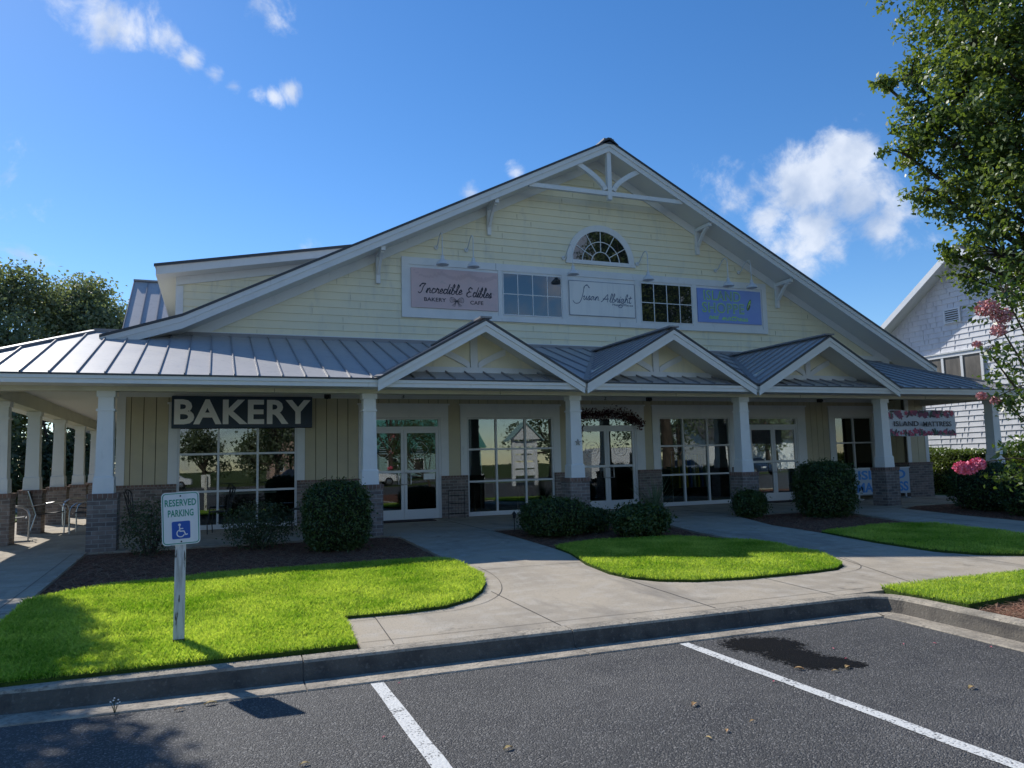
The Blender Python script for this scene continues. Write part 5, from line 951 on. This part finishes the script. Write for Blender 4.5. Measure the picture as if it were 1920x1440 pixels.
# ================================================================== white shingle house on the right
H = thing('white_house', (26,19.5,.27), 'white shingled gable house behind the right end of the porch', 'house')
hm = MB(); pk, py_ = 9.2, 19.55; hz = lambda y: pk - .70*abs(y-py_); z = .3; rowi = 0
while z < 9.1:
    z1 = z+.205; e = .10; y1 = py_ + (pk-e-z1)/.70; y0 = py_ - (pk-e-z1)/.70; y1 = min(y1,23.2); y0 = max(y0,14.5)
    if y1-y0 < .05: break
    hm.hexa([(25.962,y0,z),(26.1,y0,z+.01),(26.1,y1,z+.01),(25.972,y1,z)],[(25.995,y0,z1),(26.1,y0,z1),(26.1,y1,z1),(25.995,y1,z1)],shingle)
    rr = random.Random(rowi); y = y0+rr.uniform(0,.2)
    while y < y1-.05: hm.box(25.968,25.985,y,y+.006,z+.01,z1-.01,shinglegap); y += rr.uniform(.14,.7)
    z = z1; rowi += 1
hm.prism([(14.5,.3),(23.2,.3),(23.2,pk-.1-.70*(23.2-py_)),(py_,pk-.1),(14.5,pk-.1-.70*(py_-14.5))],'x',26.0,26.1,shingle); hm.box(26.1,40,14.5,14.6,.3,5.4,shingle); hm.box(26.1,40,23.1,23.2,.3,6.4,shingle); part('wall', hm, H)
m = MB()
for sgn in (-1,1): 
    w = 4.3 if sgn > 0 else 5.4; m.hexa([(25.35,py_,pk),(25.35,py_+sgn*w,pk-.70*w),(41,py_+sgn*w,pk-.70*w),(41,py_,pk)],[(25.35,py_,pk+.1),(25.35,py_+sgn*w,pk-.70*w+.1),(41,py_+sgn*w,pk-.70*w+.1),(41,py_,pk+.1)],asphroof)
part('roof', m, H); m = MB()
for sgn in (-1,1):
    w = 4.3 if sgn > 0 else 5.4; m.hexa([(25.3,py_,pk-.2),(25.3,py_+sgn*w,pk-.2-.70*w),(25.36,py_+sgn*w,pk-.2-.70*w),(25.36,py_,pk-.2)],[(25.3,py_,pk+.06),(25.3,py_+sgn*w,pk+.06-.70*w),(25.36,py_+sgn*w,pk+.06-.70*w),(25.36,py_,pk+.06)],trim)
    m.hexa([(25.36,py_,pk-.10),(25.36,py_+sgn*w,pk-.10-.70*w),(26,py_+sgn*w,pk-.10-.70*w),(26,py_,pk-.10)],[(25.36,py_,pk-.04),(25.36,py_+sgn*w,pk-.04-.70*w),(26,py_+sgn*w,pk-.04-.70*w),(26,py_,pk-.04)],trim)
part('rake_board', m, H)
m = MB(); ys_ = [19.25,20.05,20.85,21.75]; m.box(25.90,25.97,19.1,21.9,5.22,5.36,trim); m.box(25.86,25.97,19.05,21.95,5.36,5.40,trim); m.box(25.90,25.97,19.1,21.9,3.75,3.86,trim)
for y in ys_: m.box(25.91,25.965,y-.05,y+.05,3.86,5.22,trim)
o = part('porch_window', m, H); m = MB(); m.box(25.94,25.96,19.3,21.7,3.86,5.22,screenm); part('screen', m, o)
m = MB(); m.box(25.91,25.97,19.95,20.65,6.50,6.56,trim); m.box(25.91,25.97,19.95,20.65,7.0,7.06,trim); m.box(25.91,25.97,19.95,20.02,6.56,7.0,trim); m.box(25.91,25.97,20.58,20.65,6.56,7.0,trim)
for k in range(5): m.hexa([(25.90,20.02,6.58+.085*k),(25.96,20.02,6.62+.085*k),(25.96,20.58,6.62+.085*k),(25.90,20.58,6.58+.085*k)],[(25.90,20.02,6.60+.085*k),(25.96,20.02,6.64+.085*k),(25.96,20.58,6.64+.085*k),(25.90,20.58,6.60+.085*k)],trim)
o = part('gable_vent', m, H); m = MB(); m.box(25.963,25.968,20.02,20.58,6.56,7.0,iblack); part('vent_opening', m, o)
# ================================================================== the street behind the camera, mirrored in the glass
grp = 'street trees across from the shops'
for i, (x, y, h, w) in enumerate([(-1,-52,5.5,4),(-7,-50,7,4),(4.5,-55,5,4),(10,-50,7.5,4),(-20,-55,7,5),(-13,-34,11,5),(6,-46,9,5),(17,-42,12,6),(27,-24,10,5),(41,-30,13,7),(60,-36,12,7),(-30,-44,9,6)]):
    bigtree(x, y, h, w, ['low round tree across the road straight behind the parking sign','bushy tree across the road left of the parking sign','lowest tree in the row across the road','rounded tree across the road in front of the salmon house','bushy tree far left in the row across the road','leafy street tree opposite the bakery window','low street tree far across the road','broad street tree beside the green roofed house','street tree behind the roadside sign tower','wide street tree opposite the right hand doors','farthest street tree down the road','street tree far left across the road'][i], 2600, .38, grp=grp, low=.2)
def house(x, y, w, d_, h, wm, rm_, lab, ridge=2.6):
    t = thing('roadside_house', (x,y,0), lab, 'house', 'houses across the street'); m = MB(); m.box(-w/2,w/2,-d_/2,d_/2,-.05,h,wm); m.prism([(-d_/2,h),(d_/2,h),(0,h+ridge-.1)],'x',-w/2,w/2,wm); part('wall', m, t, local=True)
    m = MB()
    for s in (-1,1): m.hexa([(-w/2-.5,0,h+ridge),(w/2+.5,0,h+ridge),(w/2+.5,s*(d_/2+.6),h-.3),(-w/2-.5,s*(d_/2+.6),h-.3)],[(-w/2-.5,0,h+ridge+.15),(w/2+.5,0,h+ridge+.15),(w/2+.5,s*(d_/2+.6),h-.15),(-w/2-.5,s*(d_/2+.6),h-.15)],rm_)
    part('roof', m, t, local=True)
    for k in range(4):
        xx = -w/2+w*(k+.5)/4; m = MB(); m.box(xx-.6,xx+.6,d_/2,d_/2+.05,1,2.4,trim); o = part('window', m, t, local=True); m = MB(); m.box(xx-.5,xx+.5,d_/2+.05,d_/2+.06,1.1,2.3,carglass); part('pane', m, o)
house(25,-60,13,9,3.8,tealm,greenroof,'pale house with green metal roof across the street',3.4); house(12,-76,10,8,6,salmon,asphroof,'salmon coloured house across the street'); bigtree(34,-15,21,6.5,'very tall street tree mirrored in the upper right gable window',13000,.3,grp=grp,low=.2); house(62,-44,16,9,4,whitep,asphroof,'long white house far down the street'); house(-26,-58,12,8,5,whitep,asphroof,'white house far left across the street')
t = thing('roadside_sign_tower', (20.2,-13.5,0), 'tall white gable roofed shop directory sign by the road', 'sign'); m = MB()
for sx_ in (-.85,.85): m.box(sx_-.12,sx_+.12,-.12,.12,0,3.2,whitep)
part('sign_posts', m, t, local=True); m = MB(); m.prism([(-1.15,3.2),(1.15,3.2),(0,4.3)],'y',-.35,.35,whitep); part('gable_top', m, t, local=True)
m = MB()
for s in (-1,1): m.hexa([(0,-.5,4.32),(s*1.35,-.5,3.05),(s*1.35,.5,3.05),(0,.5,4.32)],[(0,-.5,4.42),(s*1.35,-.5,3.15),(s*1.35,.5,3.15),(0,.5,4.42)],tealm)
part('roof', m, t, local=True)
for k in range(5): m = MB(); m.box(-.72,.72,-.06,.06,.7+.5*k,1.1+.5*k,lgrey if k % 2 else whitep); part('name_panel', m, t, local=True)
VAN = [(-2.5,.35),(-2.55,.8),(-2.5,2.3),(-2.35,2.45),(.9,2.45),(1.25,2.25),(1.75,1.25),(2.4,1.05),(2.5,.7),(2.48,.35)]
def van(x, y, rz, lab):
    t = thing('delivery_van', (x,y,0), lab, 'van', None, rz); m = MB(); m.prism(VAN,'y',-.95,.95,carwhite); bevel(part('body', m, t, local=True), .06)
    for s in (-1,1):
        m = MB(); m.prism([(.35,1.3),(1.55,1.3),(1.15,2.1),(.35,2.1)],'y',s*.953-.004,s*.953+.004,carglass); part('window', m, t, local=True)
        m = MB(); m.box(2.44,2.5,s*.72-.14,s*.72+.14,.72,.92,whitep); part('headlight', m, t, local=True)
    m = MB(); m.hexa([(1.72,-.8,1.32),(1.76,-.8,1.30),(1.76,.8,1.30),(1.72,.8,1.32)],[(1.30,-.75,2.2),(1.33,-.75,2.2),(1.33,.75,2.2),(1.30,.75,2.2)],carglass); part('windscreen', m, t, local=True)
    for a in (-1.6,1.55):
        for s in (-1,1): m = MB(); m.lathe([(.2,-.11),(.36,-.1),(.38,0),(.36,.1),(.2,.11)],(a,s*.86,.38),rubber,20,'y'); w = part('wheel', m, t, local=True); m = MB(); m.lathe([(.2,0),(.18,s*.02),(.05,s*.03)],(a,s*.97,.38),chrome,16,'y'); part('rim', m, w)
van(27.5,-13,math.radians(8),'tall white van parked opposite the middle doors')
def car(x, y, rz, body, lab, z=0.):
    t = thing('parked_car', (x,y,z), lab, 'car', 'cars parked around the shops', rz); m = MB()
    prof = [(-2.2,.35),(-2.25,.62),(-2.15,.88),(-1.55,.95),(-1.0,1.42),(.35,1.45),(1.05,.98),(2.0,.86),(2.22,.62),(2.2,.35)]
    S = [(-.86,.0,.12),(-.9,1,0),(.9,1,0),(.86,.0,.12)]; n = len(prof); V = []
    for yy, sc_ in ((-.90,.97),(-.84,1.0),(.84,1.0),(.90,.97)):
        for (a, b) in prof: V.append((a*sc_, yy*(1-.22*max(0,(b-.9)/.55)), .35+(b-.35)*(sc_ if abs(yy) > .85 else 1)))
    m.add(V,[(i*n+q,i*n+(q+1)%n,(i+1)*n+(q+1)%n,(i+1)*n+q) for i in range(3) for q in range(n)]+[tuple(range(n-1,-1,-1)),tuple(range(3*n,4*n))],body); bevel(part('body', m, t, local=True, smooth=True), .04)
    m = MB(); m.hexa([(-1.48,-.76,.99),(-1.45,-.76,.97),(-1.45,.76,.97),(-1.48,.76,.99)],[(-1.05,-.62,1.38),(-1.0,-.62,1.38),(-1.0,.62,1.38),(-1.05,.62,1.38)],carglass); m.hexa([(1.0,-.76,1.03),(1.04,-.76,1.01),(1.04,.76,1.01),(1.0,.76,1.03)],[(.42,-.62,1.41),(.45,-.62,1.41),(.45,.62,1.41),(.42,.62,1.41)],carglass)
    for s in (-1,1): m.hexa([(-1.35,s*.862,.98),(.9,s*.862,.98),(.9,s*.872,.98),(-1.35,s*.872,.98)],[(-.95,s*.735,1.38),(.33,s*.735,1.38),(.33,s*.745,1.38),(-.95,s*.745,1.38)],carglass)
    part('window', m, t, local=True)
    for a in (-1.35,1.35):
        for s in (-1,1):
            m = MB(); m.lathe([(.2,-.1),(.32,-.1),(.34,-.06),(.34,.06),(.32,.1),(.2,.1)],(a,s*.82,.34),rubber,20,'y'); w = part('wheel', m, t, local=True); m = MB(); m.lathe([(.2,0),(.19,s*.02),(.05,s*.03)],(a,s*.92,.34),chrome,16,'y'); part('rim', m, w)
    for s in (-1,1): m = MB(); m.box(2.12,2.22,s*.62-.16,s*.62+.16,.62,.74,whitep); part('headlight', m, t, local=True)
    return t
car(16.5,-16,math.radians(90),carwhite,'white car parked opposite the middle doors'); car(31,-17,math.radians(85),carwhite,'white car parked beyond the roadside sign'); car(7,-34,math.radians(5),carblue,'dark car on the road opposite'); car(11.5,-24.5,math.radians(3),carwhite,'white car by the verge opposite the leftmost doors',.03); car(37,-19,math.radians(80),carwhite,'white car parked opposite the window right of the middle doors'); car(-4,-36,math.radians(182),carwhite,'white car on the road behind the photographer'); car(45,-20,math.radians(90),carblue,'dark car parked far right across the lot')
car(-9.0,47,math.radians(70),carwhite,'white car far behind the side porch columns',.28); car(-6.2,46,math.radians(60),carblue,'dark car far behind the side porch columns',.28)
m = MB(); m.box(-60,80,-27.8,-22,-.04,.02,farg); struct('verge', m)
m = MB(); m.box(-14,-4.5,20,39.5,.24,.30,concrete); struct('rear_pavement', m)
for o in bpy.data.objects:
    if 'org' in o: del o['org']
